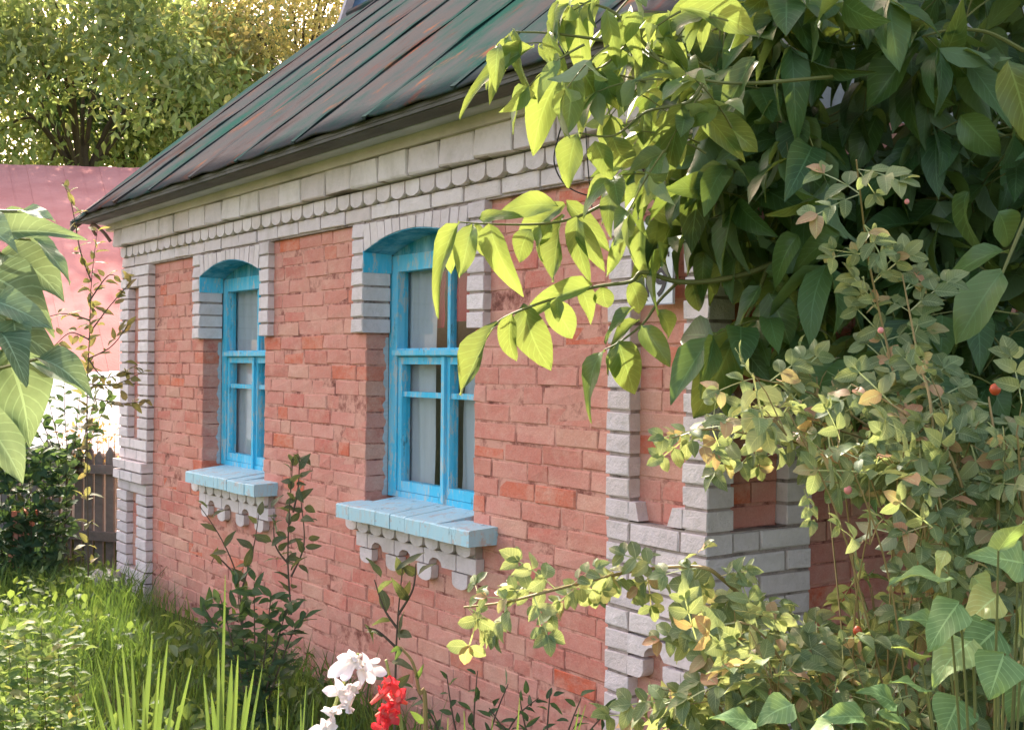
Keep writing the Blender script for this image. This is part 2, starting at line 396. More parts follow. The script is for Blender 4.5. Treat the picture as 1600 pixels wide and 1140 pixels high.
for n in range(-1, 30):
    z = zn(n); off = .131*(n % 2)+.04*(n % 3)
    segs = [(-5.52, -.50)]
    for a, b in (W1, W2):
        if zn(n+1) > SILLZ-.02 and z < 2.30:
            ns = []
            for s0, s1 in segs:
                if a > s0 and b < s1: ns += [(s0, a), (b, s1)]
                else: ns.append((s0, s1))
            segs = ns
    for a, b in segs: fill(red, a, b, n, off=off)
    fill(red, -.40, -.11, n, off=.131*(n % 2), y0=.0)          # panel of the right corner pier
    if n < 14 or n > 14: fill(red, -5.93, -5.70, n, y0=.0)      # panel of the left corner pier
# mortar core of the front wall
mo = B()
def core(x0, x1, z0, z1, y0=.0032, y1=.30): mo.box(x0, x1, y0, y1, z0, z1)
core(XL+.01, W1[0]-.004, -.2, 2.60); core(W1[1]+.004, W2[0]-.004, -.2, 2.6); core(W2[1]+.004, -.062, -.2, 2.6)
for a, b in (W1, W2):
    core(a-.004, b+.004, -.2, SILLZ-.03); core(a-.004, b+.004, 2.315, 2.60)
mo.box(-.30, -.059, .3, 4.0, -.2, 2.6); mo.box(XL+.01, -5.8, .3, 4.0, -.2, 2.6); mo.box(XL+.01, -.06, 3.7, 4.0, -.2, 2.6)
mo.out('mortar_bed', M_MOR, house)
# right corner pier: white strips, full white band, rounded pieces
gm = B()
YP = -.05; J = .013
for n in range(-1, 30):
    z0, z1 = zn(n)+J/2, zn(n+1)-J/2
    if 9 <= n <= 13:
        if n % 2: xs = [-.512, -.387, -.127, 0]
        else: xs = [-.512, -.255, 0] if n == 12 else [-.512, -.26, -.13, 0]
        for a, b in zip(xs[:-1], xs[1:]): wht.add(a+(J/2 if a > -.51 else 0), b-(J/2 if b < 0 else 0), YP, .07, z0, z1)
        ys = [.07, .2, .46] if n % 2 else [.07, .33, .46]
        for a, b in zip(ys[:-1], ys[1:]): wht.add(-.12, 0, a+J/2, b-J/2, z0, z1, 'side')
        wht.add(-.10, -.002, YP+.002, .07-J/2, z0, z1, 'side')
    else:
        wht.add(-.512, -.388, YP, .03, z0, z1)
        wht.add(-.119, 0, YP, .07, z0, z1); wht.add(-.10, -.0005, YP+.002, .068, z0, z1, 'side')
        wht.add(-.10, 0, .335, .46, z0, z1, 'side')
gm.box(-.508, -.010, YP+.010, .068, zn(9)+.0005, zn(14)-.0005); 
for z_0, z_1 in ((-.1, zn(9)), (zn(14), 2.36)): gm.box(-.505, -.395, YP+.010, .02, z_0, z_1); gm.box(-.114, -.010, YP+.010, .066, z_0, z_1); gm.box(-.11, -.010, .341, .455, z_0, z_1)
gm.box(-.11, -.010, .0685, .454, zn(9)+.001, zn(14)-.001)
def cut_piece(pts, y0, y1): b = B(); b.prism(pts, y0, y1); b.out('shaped_brick', M_WHT, house)
def arcpts(cx, cz, r, a0, a1, n=5, rz=None): return [(cx+r*math.cos(R(a0+(a1-a0)*i/n)), cz+(rz or r)*math.sin(R(a0+(a1-a0)*i/n))) for i in range(n+1)]
zA, zB = zn(14)+J/2, zn(15)-J/2      # bevelled pieces at the foot of the upper panel
cut_piece([(-.388, zA), (-.335, zA), (-.352, zB), (-.388, zB)], YP, .0)
cut_piece([(-.190, zA), (-.119, zA), (-.119, zB), (-.165, zB)], YP, .0)
zA, zB = zn(8)+J/2, zn(9)-J/2        # arch of the lower panel
cut_piece([(-.388, zA), (-.300, zA)]+arcpts(-.255, zA-.01, .05, 150, 92, 4)+[(-.255, zB), (-.388, zB)], YP, .0)
cut_piece([(-.250, zB), (-.250, zA+.04)]+arcpts(-.255, zA-.01, .05, 80, 30, 4)+[(-.200, zA), (-.119, zA), (-.119, zB)], YP, .0)
zA, zB = zn(7)+J/2, zn(8)-J/2
cut_piece([(-.388, zA)]+arcpts(-.335, zA+.03, .03, -90, 0, 4)+[(-.305, zB), (-.388, zB)], YP, .0)
cut_piece([(-.119, zB), (-.205, zB)]+arcpts(-.175, zA+.03, .03, 180, 270, 4)+[(-.119, zA)], YP, .0)
for s_, zz0 in ((1, zn(14)), (-1, zn(8))):
    pass
# left corner pier
for n in range(-1, 30):
    z0, z1 = zn(n)+J/2, zn(n+1)-J/2
    full = n in (9, 10, 11, 12, 13) or n >= 28 or (n <= 1)
    pr = YP-.035 if n in (10, 11) else YP
    xo = XL-.03 if n <= 11 else XL
    if full:
        xs = [xo, -5.86, -5.50] if n % 2 else [xo, -5.98, -5.72, -5.50]
        for a, b in zip(xs[:-1], xs[1:]): wht.add(a+J/2, b-J/2, pr, .03, z0, z1)
    else:
        wht.add(xo, -5.93, pr, .03, z0, z1); wht.add(-5.71, -5.50, pr, .03, z0, z1)

for z_0, z_1 in ((zn(2), zn(9)), (zn(14), zn(28))): gm.box(XL+.02, -5.945, YP+.010, .02, z_0, z_1); gm.box(-5.695, -5.518, YP+.010, .02, z_0, z_1)
for z_0, z_1 in ((-.1, zn(2)), (zn(9), zn(14)), (zn(28), 2.354)): gm.box(XL+.02, -5.518, YP+.010, .02, z_0+.0005, z_1-.0005)
# window quoins
for (a, b), k in ((W1, 0), (W2, 1)):
    for n in range(23, 30):
        z0, z1 = zn(n)+J/2, zn(n+1)-J/2
        e = .0 if n < 28 else -.0
        wht.add(a-.092, a+.026+e, -.04, .115, z0, z1); wht.add(b-.006, b+.118, -.04, .03, z0, z1)
    gm.box(a-.088, a+.020, -.028, .11, zn(23)+.006, 2.36); gm.box(b, b+.112, -.028, .03, zn(23)+.006, 2.36)
    # segmental arch of bricks on edge
    cx = (a+b)/2; x = a+.030; nb = 13; stp = (b-a-.038)/nb
    def soff(x_): return 2.205+.085*(1-((x_-cx)/(.5*(b-a)))**2)
    for i in range(nb):
        xa = x+i*stp+.004; xb = x+(i+1)*stp-.004; lean = (i-(nb-1)/2)*.0016
        q = [(xa-lean, soff(xa)), (xb-lean, soff(xb)), (xb+lean, 2.345+rnd.uniform(-.004, .003)), (xa+lean, 2.345+rnd.uniform(-.004, .003))]
        bb = B(); bb.prism(q, -.04+rnd.uniform(-.002, .002), .10); bb.out('arch_brick', M_WHT, house)
    am = [(a+.028+(b-a-.034)*i/12, 0) for i in range(13)]
    gm.prism([(p_[0], soff(p_[0])+.004) for p_ in am]+[(b-.008, 2.352), (a+.028, 2.352)], -.029, .095)
    # blue painted soffit board and jamb tops
    V = []; Fc = []
    for i in range(13):
        xx = a+.027+(b-a-.034)*i/12; zz = soff(xx)-.006
        V += [(xx, -.036, zz), (xx, .17, zz-.004), (xx, -.036, zz+.005), (xx, .17, zz+.001)]
    for i in range(12):
        q = i*4; Fc += [(q, q+4, q+5, q+1), (q+2, q+3, q+7, q+6), (q, q+2, q+6, q+4), (q+1, q+5, q+7, q+3)]
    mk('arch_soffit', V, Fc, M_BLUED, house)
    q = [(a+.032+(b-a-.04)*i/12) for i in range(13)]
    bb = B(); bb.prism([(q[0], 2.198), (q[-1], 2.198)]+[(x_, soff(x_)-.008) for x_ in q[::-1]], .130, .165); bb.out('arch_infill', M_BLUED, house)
    bb = B(); bb.box(a+.0265, a+.031, -.038, .12, zn(27)-.012, soff(a+.03)); bb.out('painted_jamb', M_BLUE, house)
    # apron of scalloped bricks below the sill
    sx0, sx1 = (a+.11, b+.21) if k == 0 else (a-.05, b+.20)
    sb = .925
    nt_ = 9; t0 = (a+.02 if k == 0 else a-.06); st = 1.135/nt_
    t0 = -4.60 if k == 0 else a-.095
    def scallop(xa, xb, zt, zb, y0, y1, r=.7, nm='scalloped_brick'):
        cx_ = (xa+xb)/2; hw = (xb-xa)/2
        pts = [(xa, zt), (xa+.003, zb+(zt-zb)*.42)]+[(cx_+hw*math.cos(R(t)), zb+(zt-zb)*.42+(zt-zb)*.42*math.sin(R(t))) for t in (205, 230, 255, 285, 310, 335)]+[(xb-.003, zb+(zt-zb)*.42), (xb, zt)]
        bb = B(); bb.prism(pts, y0+rnd.uniform(-.003, .003), y1); bb.out(nm, M_WHT, house)
    for i in range(nt_): scallop(t0+i*st+.006, t0+(i+1)*st-.006, sb-.004, sb-.068, -.062, .0)
    # second row with small arches between pendants
    r0, r1 = t0+.085, t0+1.135; z1 = sb-.072; z0 = z1-.068
    cuts = [r0, r0+.115, r0+.375, r0+.635, r0+.905, r1+.012]
    for i, (xa, xb) in enumerate(zip(cuts[:-1], cuts[1:])):
        pts = [(xa+.004, z1), (xa+.004, z0)]
        if i > 0 and i < 4:
            mx = (xa+xb)/2-.035+(.0 if i else 0); pts = [(xa+.004, z1), (xa+.004, z0)]+[(mx+.055*math.cos(R(t)), z0+.036*math.sin(R(t))) for t in (180, 145, 110, 70, 35, 0)]+[(xb-.004, z0), (xb-.004, z1)]
        else: pts += [(xb-.004, z0), (xb-.004, z1)]
        bb = B(); bb.prism(pts, -.042, .0); bb.out('apron_brick', M_WHT, house)
    for i in range(4):
        c_ = r0+.085+i*.285-(.02 if i else 0); scallop(c_-.062, c_+.062, z0-.008, z0-.078, -.036, .0, nm='pendant_brick')
    gm.box(t0+.004, t0+1.13, -.035, .0, z1+.003, sb-.002); gm.box(r0+.004, r1, -.028, .0, z0+.03, z1+.004)
    # sill of blue painted header bricks, sloping outward
    s0, s1 = (-4.50, -3.43) if k == 0 else (-2.445, -1.265)
    nb = 8 if k == 0 else 9
    for i in range(nb):
        xa = s0+(s1-s0)*i/nb+.0012+rnd.uniform(0, .001); xb = s0+(s1-s0)*(i+1)/nb-.0012; dz = rnd.uniform(-.002, .002); dy = rnd.uniform(-.004, .004)
        yb = .02 if (xa < a-.01 or xb > b+.01) else .17
        zb_ = .925+dz; zt = .992+dz; zt2 = 1.0+dz if yb < .1 else 1.028+dz
        ch = .006
        V = [(xa, -.14+dy, zb_), (xb, -.14+dy, zb_), (xb, -.14+dy, zt-ch), (xa, -.14+dy, zt-ch), (xa, -.14+dy+ch, zt), (xb, -.14+dy+ch, zt), (xb, yb, zt2), (xa, yb, zt2), (xb, yb, zb_), (xa, yb, zb_)]
        Fc = [(0, 1, 2, 3), (3, 2, 5, 4), (4, 5, 6, 7), (7, 6, 8, 9), (9, 8, 1, 0), (1, 8, 6, 5, 2), (0, 3, 4, 7, 9)]
        mk('sill_brick', V, Fc, M_SILL, house)
# cornice: white course, tooth course, top course
for n in (30,):
    fill(wht, XL, 0, n, y0=-.035, y1=.05, L=.272, head=0, off=.0)
gm.box(XL+.004, -.004, -.022, .04, zn(30)-.004, zn(31))
for i in range(46):
    xa = -6.095+i*.1335
    if xa+.13 > .005: break
    scallop(xa+.005, xa+.1285, zn(32)-.008, zn(31)-.004, -.058, .03, nm='cornice_tooth')
gm.box(XL+.002, -.004, -.03, .04, zn(31), zn(32)-.001)
fill(wht, XL, .02, 32, y0=-.105, y1=.05, L=.272, head=0, off=.09, z0=zn(32)+.002, z1=2.632)
gm.box(XL+.002, .01, -.095, .04, zn(32)+.004, 2.62)
gm.out('white_brick_mortar', M_MORG, house)
J = .0095
# side wall (faces +x): panel and plain red courses
for n in range(-1, 33):
    fill(red, .07, .33, n, y0=.05, y1=.10, off=.131*(n % 2), face='side') if not 9 <= n <= 13 else None
    fill(red, .465, 3.9, n, y0=.05, y1=.10, off=.131*(n % 2), face='side')
red.finish('red_brick_courses'); wht.finish('white_brick_courses')
#@@EAVES
bb = B(); bb.box(XL-.12, .30, -.125, .02, 2.634, 2.684); bb.out('cornice_board', M_FASC, house)
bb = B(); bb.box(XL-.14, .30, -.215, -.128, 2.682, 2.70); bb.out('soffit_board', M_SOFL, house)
bb = B(); bb.box(XL-.16, .30, -.320, -.218, 2.684, 2.7015); o = bb.out('soffit_board', M_SOFD, house)  # outer board coloured dark to paint in the eave shadow
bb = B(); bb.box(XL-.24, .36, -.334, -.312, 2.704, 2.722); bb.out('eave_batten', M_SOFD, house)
SL = .83; A = math.atan(SL)
RY0, RZ0, RYT, RZT = -.36, 2.725, 1.98, 4.665
pitch = .685; xe = [-6.42]; x = -5.93+.02
while x < .35: xe.append(x); x += pitch*rnd.uniform(.96, 1.04)
xe.append(.40)
nrm = Vector((0, -math.sin(A), math.cos(A)))
for i, (xa, xb) in enumerate(zip(xe[:-1], xe[1:])):
    V = []; nu, nv = 8, 16; Fc = []; lift = rnd.uniform(0, .012)
    jit = [rnd.uniform(-.007, .006) for _ in range(nu+1)]
    for v_ in range(nv+1):
        t = v_/nv
        for u_ in range(nu+1):
            s = u_/nu; xx = xa+(xb-xa)*s
            b_ = .003*math.sin(s*math.pi*2+i)*math.cos(t*7+i*2)+lift*(1-s)+.004*math.exp(-t*12)*math.sin(s*9+i*3)
            if i == 0: b_ -= .05*math.exp(-t*5)*(1-s)
            yy = RY0+(RYT-RY0)*t+(jit[u_] if v_ == 0 else 0); zz = RZ0+(RZT-RZ0)*t+(jit[u_]*SL if v_ == 0 else 0)
            V.append(Vector((xx, yy, zz))+nrm*b_)
    for v_ in range(nv):
        for u_ in range(nu): q = v_*(nu+1)+u_; Fc.append((q, q+1, q+nu+2, q+nu+1))
    k = len(V); V += [v-nrm*.012 for v in V]
    for f in list(Fc): Fc.append(tuple(j+k for j in f[::-1]))
    for u_ in range(nu): Fc.append((u_+k, u_+1+k, u_+1, u_))
    mk('roof_sheet', V, Fc, M_ROOF, house, smooth=True)
    if i:   # standing seam, bent over
        pts = [Vector((xa+rnd.uniform(-.004, .004), RY0+(RYT-RY0)*t, RZ0+(RZT-RZ0)*t)) for t in np.linspace(-.004, 1, 14)]
        V = []; Fc = []
        for j, p_ in enumerate(pts):
            h_ = .016+rnd.uniform(-.006, .005); b_ = rnd.uniform(.006, .02)
            V += [p_+Vector((-.004, 0, 0)), p_+nrm*h_+Vector((-.006-b_*.2, 0, 0)), p_+nrm*(h_-.004)+Vector((.006+b_, 0, 0)), p_+Vector((.012, 0, 0))]
        for j in range(len(pts)-1):
            for c_ in range(3): q = j*4+c_; Fc.append((q, q+1, q+5, q+4))
        Fc.append((3, 2, 1, 0)); mk('roof_seam', V, Fc, M_SOFD if i % 2 == 5 else M_ROOF, house)
dk = B(); y0_, z0_ = RY0+.03, RZ0-.012; dk.add([(x_, y_, z_-d_) for d_ in (0, .025) for x_, y_, z_ in ((-6.38, y0_, z0_), (.37, y0_, z0_), (.37, RYT, RZT-.04), (-6.38, RYT, RZT-.04))], [(0, 1, 2, 3), (7, 6, 5, 4), (0, 4, 5, 1), (1, 5, 6, 2), (2, 6, 7, 3), (3, 7, 4, 0)]); dk.out('roof_deck', M_SOFD, house)
# back slope, gable ends, verge board, ridge
bk = B(); bk.add([(-6.42, RYT, RZT), (.40, RYT, RZT), (.40, 4.3, 2.72), (-6.42, 4.3, 2.72)], [(0, 1, 2, 3)]); bk.out('rear_roof_slope', M_ROOF, house)
for x0, x1 in ((XL+.02, XL+.12), (-.16, -.06)):
    g = B(); g.add([(x0, .05, 2.6), (x0, 3.95, 2.6), (x0, RYT, RZT-.12), (x1, .05, 2.6), (x1, 3.95, 2.6), (x1, RYT, RZT-.12)], [(0, 1, 2), (5, 4, 3), (0, 3, 4, 1), (1, 4, 5, 2), (2, 5, 3, 0)]); g.out('gable_wall', M_SOFL, house)
g = B(); g.add([(-6.40, RY0+.02, RZ0-.10), (-6.37, RY0+.02, RZ0-.10), (-6.37, RYT, RZT-.10), (-6.40, RYT, RZT-.10), (-6.40, RY0+.02, RZ0-.014), (-6.37, RY0+.02, RZ0-.014), (-6.37, RYT, RZT-.014), (-6.40, RYT, RZT-.014)],
           [(0, 1, 2, 3), (4, 7, 6, 5), (0, 4, 5, 1), (0, 3, 7, 4), (1, 5, 6, 2)]); g.out('verge_board', M_SOFD, house)
g = B(); g.tube([(-6.43, RYT, RZT+.005), (.41, RYT, RZT+.005)], .035, n=8); g.out('ridge_cap', M_ROOF, house)
# blue attic gable with a pale verge board, behind the ridge
def onY(x, y, Y):
    d = AX+RT*(x-800)/F-UP*(y-570)/F; return Vector(CAM+d*((Y-CAM[1])/d[1]))
a_ = onY(541, 40, 2.7); b_ = onY(556, -5, 2.7); dx = (b_.x-a_.x)/(b_.z-a_.z)
g = B(); zt = 6.4; g.prism([(a_.x-(a_.z-3)*dx, 3), (a_.x+3.2, 3), (a_.x+3.2-(zt-3)*dx*0, zt-.9), (a_.x+(zt-a_.z)*dx, zt)], 2.7, 3.6); g.out('attic_gable', plain('dark blue boards', (.05, .12, .24), .6), house)
g = B(); g.prism([(a_.x-(a_.z-3)*dx-.06, 3), (a_.x-(a_.z-3)*dx+.0, 3), (a_.x+(zt-a_.z)*dx, zt), (a_.x+(zt-a_.z)*dx-.06, zt)], 2.62, 2.9); g.out('attic_verge_board', plain('pale verge paint', (.45, .47, .55), .6), house)
# window joinery
def glass():
    n = N('window glass'); gl = n.new('BsdfGlossy'); gl.inputs['Roughness'].default_value = .03; tr = n.new('BsdfTransparent'); tr.inputs[0].default_value = (.92, .95, .95, 1)
    fr = n.new('LayerWeight'); fr.inputs[0].default_value = .5; mx = n.new('MixShader'); n.l.new(n.math('ADD', n.math('MULTIPLY', n.math('POWER', fr.outputs['Facing'], 5), .6), .018), mx.inputs[0])
    n.l.new(tr.outputs[0], mx.inputs[1]); n.l.new(gl.outputs[0], mx.inputs[2]); n.l.new(mx.outputs[0], n.o.inputs[0]); return n.m
M_GL = glass()
def cloth(name, c, tr=.35):
    n = N(name); p_ = n.pos(); cc = n.mix(n.noise(n.mapp(p_, (1, 1, .1)), 30, 3), c, tuple(x*.8 for x in c)); n.base(cc, .9, .1)
    t_ = n.new('BsdfTranslucent'); n.l.new(cc, t_.inputs[0]); mx = n.new('MixShader'); mx.inputs[0].default_value = tr
    n.l.new(n.b.outputs[0], mx.inputs[1]); n.l.new(t_.outputs[0], mx.inputs[2]); n.l.new(mx.outputs[0], n.o.inputs[0]); return n.m
M_TUL = cloth('pale curtain', (.88, .86, .90)); M_RCL = cloth('red cloth', (.6, .05, .10), .2); M_SASHW = plain('white inner sash paint', (.6, .62, .65), .6)
def window(a, b, k):
    y = .125; wf = B(); L_, R_ = a+.005, b-.005
    zb, zt, ztr = 1.02, 2.20, 1.705
    wf.box(L_, L_+.080, y, y+.06, zb, zt); wf.box(R_-.07, R_, y, y+.06, zb, zt)      # jambs
    wf.box(L_+.080, R_-.07, y, y+.06, zb, zb+.03); wf.box(L_+.080, R_-.07, y, y+.06, 2.12, zt); wf.box(L_+.080, R_-.07, y-.004, y+.055, ztr, ztr+.040)
    wn = wf.out('window_frame', M_BLUE, house)
    m_ = (a+b)/2+.045
    def sub(nm, box, mat): q = B(); q.box(*box); q.out(nm, mat, wn)
    sub('drip_ledge', (L_+.08, R_-.065, y-.03, y+.0, ztr+.006, ztr+.030), M_BLUE)
    # top light: two panes with a thin bar
    sub('glazing_bar', (m_-.012, m_+.012, y+.02, y+.055, ztr+.040, 2.12), M_BLUE)
    # two opening casements
    for xa, xb in ((L_+.088, m_-.004), (m_+.004, R_-.072)):
        s = B(); t = .034; z0, z1 = zb+.032, ztr-.003; yy0, yy1 = y+.004, y+.052
        s.box(xa, xa+t, yy0, yy1, z0, z1); s.box(xb-t, xb, yy0, yy1, z0, z1); s.box(xa+t, xb-t, yy0, yy1, z0, z0+.048); s.box(xa+t, xb-t, yy0, yy1, z1-t, z1)
        s.box(xa+t, xb-t, yy0+.008, yy1-.008, 1.51, 1.536)
        s.out('casement', M_BLUE, wn)
        sub('pane', (xa+t-.002, xb-t+.002, y+.026, y+.030, 1.536, z1-t+.002), M_GL); sub('pane', (xa+t-.002, xb-t+.002, y+.026, y+.030, z0+.046, 1.51), M_GL)
        sub('inner_sash', (xb-t-.03, xb-t, y+.16, y+.19, zb+.03, ztr), M_SASHW)
        sub('inner_sash', (xa+t-.03, xa+t, y+.16, y+.19, zb+.03, ztr), M_SASHW)
    sub('pane', (L_+.084, m_-.015, y+.038, y+.042, ztr+.039, 2.122), M_GL); sub('pane', (m_+.015, R_-.069, y+.038, y+.042, ztr+.039, 2.122), M_GL)
    sub('cover_strip', (m_-.012, m_+.014, y-.012, y+.003, zb+.01, ztr-.002), M_BLUE)
    # room behind
    rm = B(); V = []; x0, x1, yy0, yy1, z0, z1 = a-.4, b+.5, .32, 2.6, .3, 2.5
    rm.box(x0, x1, yy1, yy1+.02, z0, z1); rm.box(x0, x0+.02, yy0, yy1, z0, z1); rm.box(x1, x1+.02, yy0, yy1, z0, z1); rm.box(x0, x1, yy0, yy1, z0-.02, z0); rm.box(x0, x1, yy0, yy1, z1, z1+.02)
    rm.box(a-.4, a-.005, yy0-.02, yy0, z0, z1); rm.box(b+.005, b+.5, yy0-.02, yy0, z0, z1)
    rm.box(a-.005, b+.005, yy0-.02, yy0+.2, z0, .98)
    rm.out('room_lining', plain('room lining', (.40, .38, .38), .9), house)
    e = B(); n_ = 70    # ragged plaster where frame meets brick
    pts = [(a+.0005, .118)]
    V = []; Fc = []
    for i in range(n_+1):
        z = 1.02+(1.80-1.02)*i/n_; wv = .016+.007*math.sin(i*.5+k)+.004*math.sin(i*1.3)+rnd.uniform(0, .006)
        V += [(a+.0008, .122-wv, z), (a+.006+.001*math.sin(i*3), .121, z)]
    for i in range(n_): Fc.append((i*2, i*2+1, i*2+3, i*2+2))
    mk('plaster_edge', V, Fc, plain('pale blue plaster', (.42, .48, .52), .9), house)
window(*W1, 0); window(*W2, 1)
def drape(name, x0, x1, y, z0, z1, mat, label, cat, folds=7, amp=.02):
    V = []; Fc = []; n_ = 48
    for j, z in enumerate(np.linspace(z0, z1, 6)):
        for i in range(n_+1):
            s = i/n_; V.append((x0+(x1-x0)*s+.006*math.sin(j*1.7), y+amp*math.sin(s*folds*2*math.pi+.3*j)*(.5+.5*math.sin(s*11+2)), z))
    for j in range(5):
        for i in range(n_): q = j*(n_+1)+i; Fc.append((q, q+1, q+n_+2, q+n_+1))
    o = mk(name, V, Fc, mat, smooth=True); meta(o, label, cat)
def dr(name, xa, xb, ya, yb, Y, mat, label, cat, folds, amp):
    p0, p1 = onY(xa, ya, Y), onY(xb, yb, Y); drape(name, p0.x, p1.x, Y, p1.z, p0.z, mat, label, cat, folds, amp)
drape('curtain', -4.95, -3.80, .205, 1.03, 2.20, M_TUL, 'pale net curtain filling the far blue window beside the corner pier', 'curtain', 9, .012)
drape('curtain', onY(622, 500, .205).x, onY(681, 500, .205).x, .205, 1.03, 2.20, M_TUL, 'pale curtain on the near side of the larger window next to its left jamb', 'curtain', 4, .014)
drape('curtain', onY(676, 500, .225).x, onY(681, 500, .225).x, .225, 1.03, 2.20, M_TUL, 'narrow white curtain edge beside the red cloth in the larger window', 'curtain', 1, .006)
drape('curtain', onY(722, 650, .205).x, onY(790, 650, .205).x, .205, 1.03, 1.70, M_TUL, 'grey-white curtain low in the second casement of the larger window', 'curtain', 4, .014)
dr('hanging_cloth', 682, 694, 425, 512, .24, M_RCL, 'dark red cloth strip hanging behind the top pane by the glazing bar', 'cloth', 1, .008)
dr('hanging_cloth', 713, 760, 428, 500, .24, M_RCL, 'dull red cloth behind the top pane beside the white brick quoin', 'cloth', 2, .008)
#@@FITTINGS
# ================================================================== fittings on the wall
M_BLACK = plain('black cable', (.015, .015, .017), .5)
sg = thing('house_number_plate', 'white enamel house number plate with black figures on the corner pier', 'sign', (-.25, -.06, 2.0))
bb = B(); bb.box(-.345, -.150, -.068, -.060, 1.875, 2.165); bb.out('plate', plain('white enamel', (.68, .72, .80), .35, .5, .12), sg)
bb = B()
for a_, b_, c_, d_ in ((-.345, -.150, 1.875, 1.879), (-.345, -.150, 2.161, 2.165), (-.345, -.341, 1.879, 2.161), (-.154, -.150, 1.879, 2.161)): bb.box(a_, b_, -.0695, -.0682, c_, d_)
bb.out('border', plain('grey enamel line', (.3, .33, .4), .4), sg)
M_INK = plain('black enamel', (.015, .018, .03), .4)
def text(body, x, z, size, nm, ext=.0008):
    cu = bpy.data.curves.new(nm, 'FONT'); cu.body = body; cu.size = size; cu.extrude = ext; cu.offset = size*.012; cu.align_x = 'CENTER'; cu.materials.append(M_INK)
    tmp = bpy.data.objects.new(nm, cu); col.objects.link(tmp); dg = bpy.context.evaluated_depsgraph_get(); me = bpy.data.meshes.new_from_object(tmp.evaluated_get(dg)); bpy.data.objects.remove(tmp)
    o = bpy.data.objects.new(nm, me); link(o, sg); o.location = Vector((x, -.0692, z))-sg.location; o.rotation_euler = (R(90), 0, 0)
text('19', -.245, 1.905, .135, 'figures', .001); text('ов', -.30, 2.045, .062, 'lettering'); text('д', -.19, 2.045, .062, 'lettering')
hk = B(); hk.tube(smooth_path([P(868, 160, 4.50), P(857, 168, 4.47), P(862, 185, 4.45), P(852, 197, 4.44), P(847, 190, 4.43)]), .0045, n=6)
meta(hk.out('iron_hook', plain('rusty iron', (.08, .06, .05), .7)), 'small rusty iron hook screwed under the eave board', 'hook')
def oncorn(x, y, Y=-.12): return onY(x, y, Y)
cb = B(); cb.tube(smooth_path([oncorn(885, 175, -.10), oncorn(872, 215, -.12), oncorn(866, 255, -.13), oncorn(885, 290, -.12), oncorn(925, 306, -.10), oncorn(965, 295, -.09), oncorn(1000, 268, -.08), oncorn(1050, 240, -.07)], 8), .0028, n=6)
meta(cb.out('power_cable', M_BLACK), 'thin black cable drooping in a loop below the cornice', 'cable')
cb = B(); cb.tube(smooth_path([oncorn(915, 200, -.12), oncorn(918, 250, -.10), oncorn(922, 300, -.08), oncorn(926, 330, -.07)], 6), .0022, n=6)
meta(cb.out('power_cable', M_BLACK), 'short black cable hanging straight down through the looped one', 'cable')
pp = B(); pp.tube(smooth_path([(-6.22, -.20, 2.60), (-6.20, -.24, 2.66), (-6.10, -.24, 2.66), (-6.02, -.20, 2.60), (-6.0, -.16, 2.54)], 6), .012, n=8)
meta(pp.out('eave_bracket', plain('rusty pipe', (.22, .13, .10), .7)), 'bent rusty bracket under the far end of the eave', 'bracket')
#@@BACK
# ================================================================== NEIGHBOUR, FENCE
def shed():
    t = thing('neighbour_shed', 'long low shed with sunlit pink roof and white lean-to sheets below it', 'shed', tuple(P(60, 562, 14))[:2]+(0,))
    n = N('pink roof sheeting'); p_ = n.pos(); c = n.ramp(n.noise(p_, 1.2, 5), [(.35, (.40, .18, .165)), (.65, (.48, .24, .22))]); n.bump(n.noise(n.mapp(p_, (1, 6, 6)), 6, 3), .3, .02); m = n.base(c, 1, 0)
    e0, e1 = P(-500, 588, 11.0), P(330, 588, 11.0); r0, r1 = P(-500, 247, 19.5), P(240, 266, 19.5)
    k = 26
    for i in range(k):
        a, b = i/k, (i+1)/k-.00008; q = [e0.lerp(e1, a), e0.lerp(e1, b), r0.lerp(r1, b), r0.lerp(r1, a)]; up = Vector((0, 0, .03+.008*(i % 2)))
        V = q+[v+up for v in q]; bb = B(); bb.add(V, [(3, 2, 1, 0), (4, 5, 6, 7), (0, 1, 5, 4), (1, 2, 6, 5), (2, 3, 7, 6), (3, 0, 4, 7)]); bb.out('roof_panel', m, t)
    l0, l1, h0, h1 = P(-500, 712, 9.95), P(330, 712, 9.95), P(-500, 584, 11.0), P(330, 584, 11.0); mw = plain('white painted sheet', (.9, .9, .88), .9, .05, .03, 3)
    for i in range(k):
        a, b = i/k, (i+1)/k-.00008; q = [l0.lerp(l1, a), l0.lerp(l1, b), h0.lerp(h1, b), h0.lerp(h1, a)]; up = Vector((0, 0, .02+.006*(i % 2)))
        V = q+[v+up for v in q]; bb = B(); bb.add(V, [(3, 2, 1, 0), (4, 5, 6, 7), (0, 1, 5, 4), (1, 2, 6, 5), (2, 3, 7, 6), (3, 0, 4, 7)]); bb.out('lean_to_panel', mw, t)
    dn = Vector((0, 0, -1)); back = Vector(AX).normalized()*.35
    w0, w1 = e0+back, e1+back; V = [w0.copy(), w1.copy(), w1.copy(), w0.copy()]
    for v, z in zip(V, (-.1, -.1, 1.55, 1.55)): v.z = z
    V2 = [v+back for v in V]; bb = B(); bb.add(V+V2, [(0, 1, 2, 3), (7, 6, 5, 4), (0, 4, 5, 1), (1, 5, 6, 2), (2, 6, 7, 3), (3, 7, 4, 0)]); bb.out('wall', plain('whitewash', (.88, .88, .86), .8, .2, .03, 3), t)
shed()
M_FEN = wood('old grey fence wood', (.17, .16, .15), (.10, .10, .09))
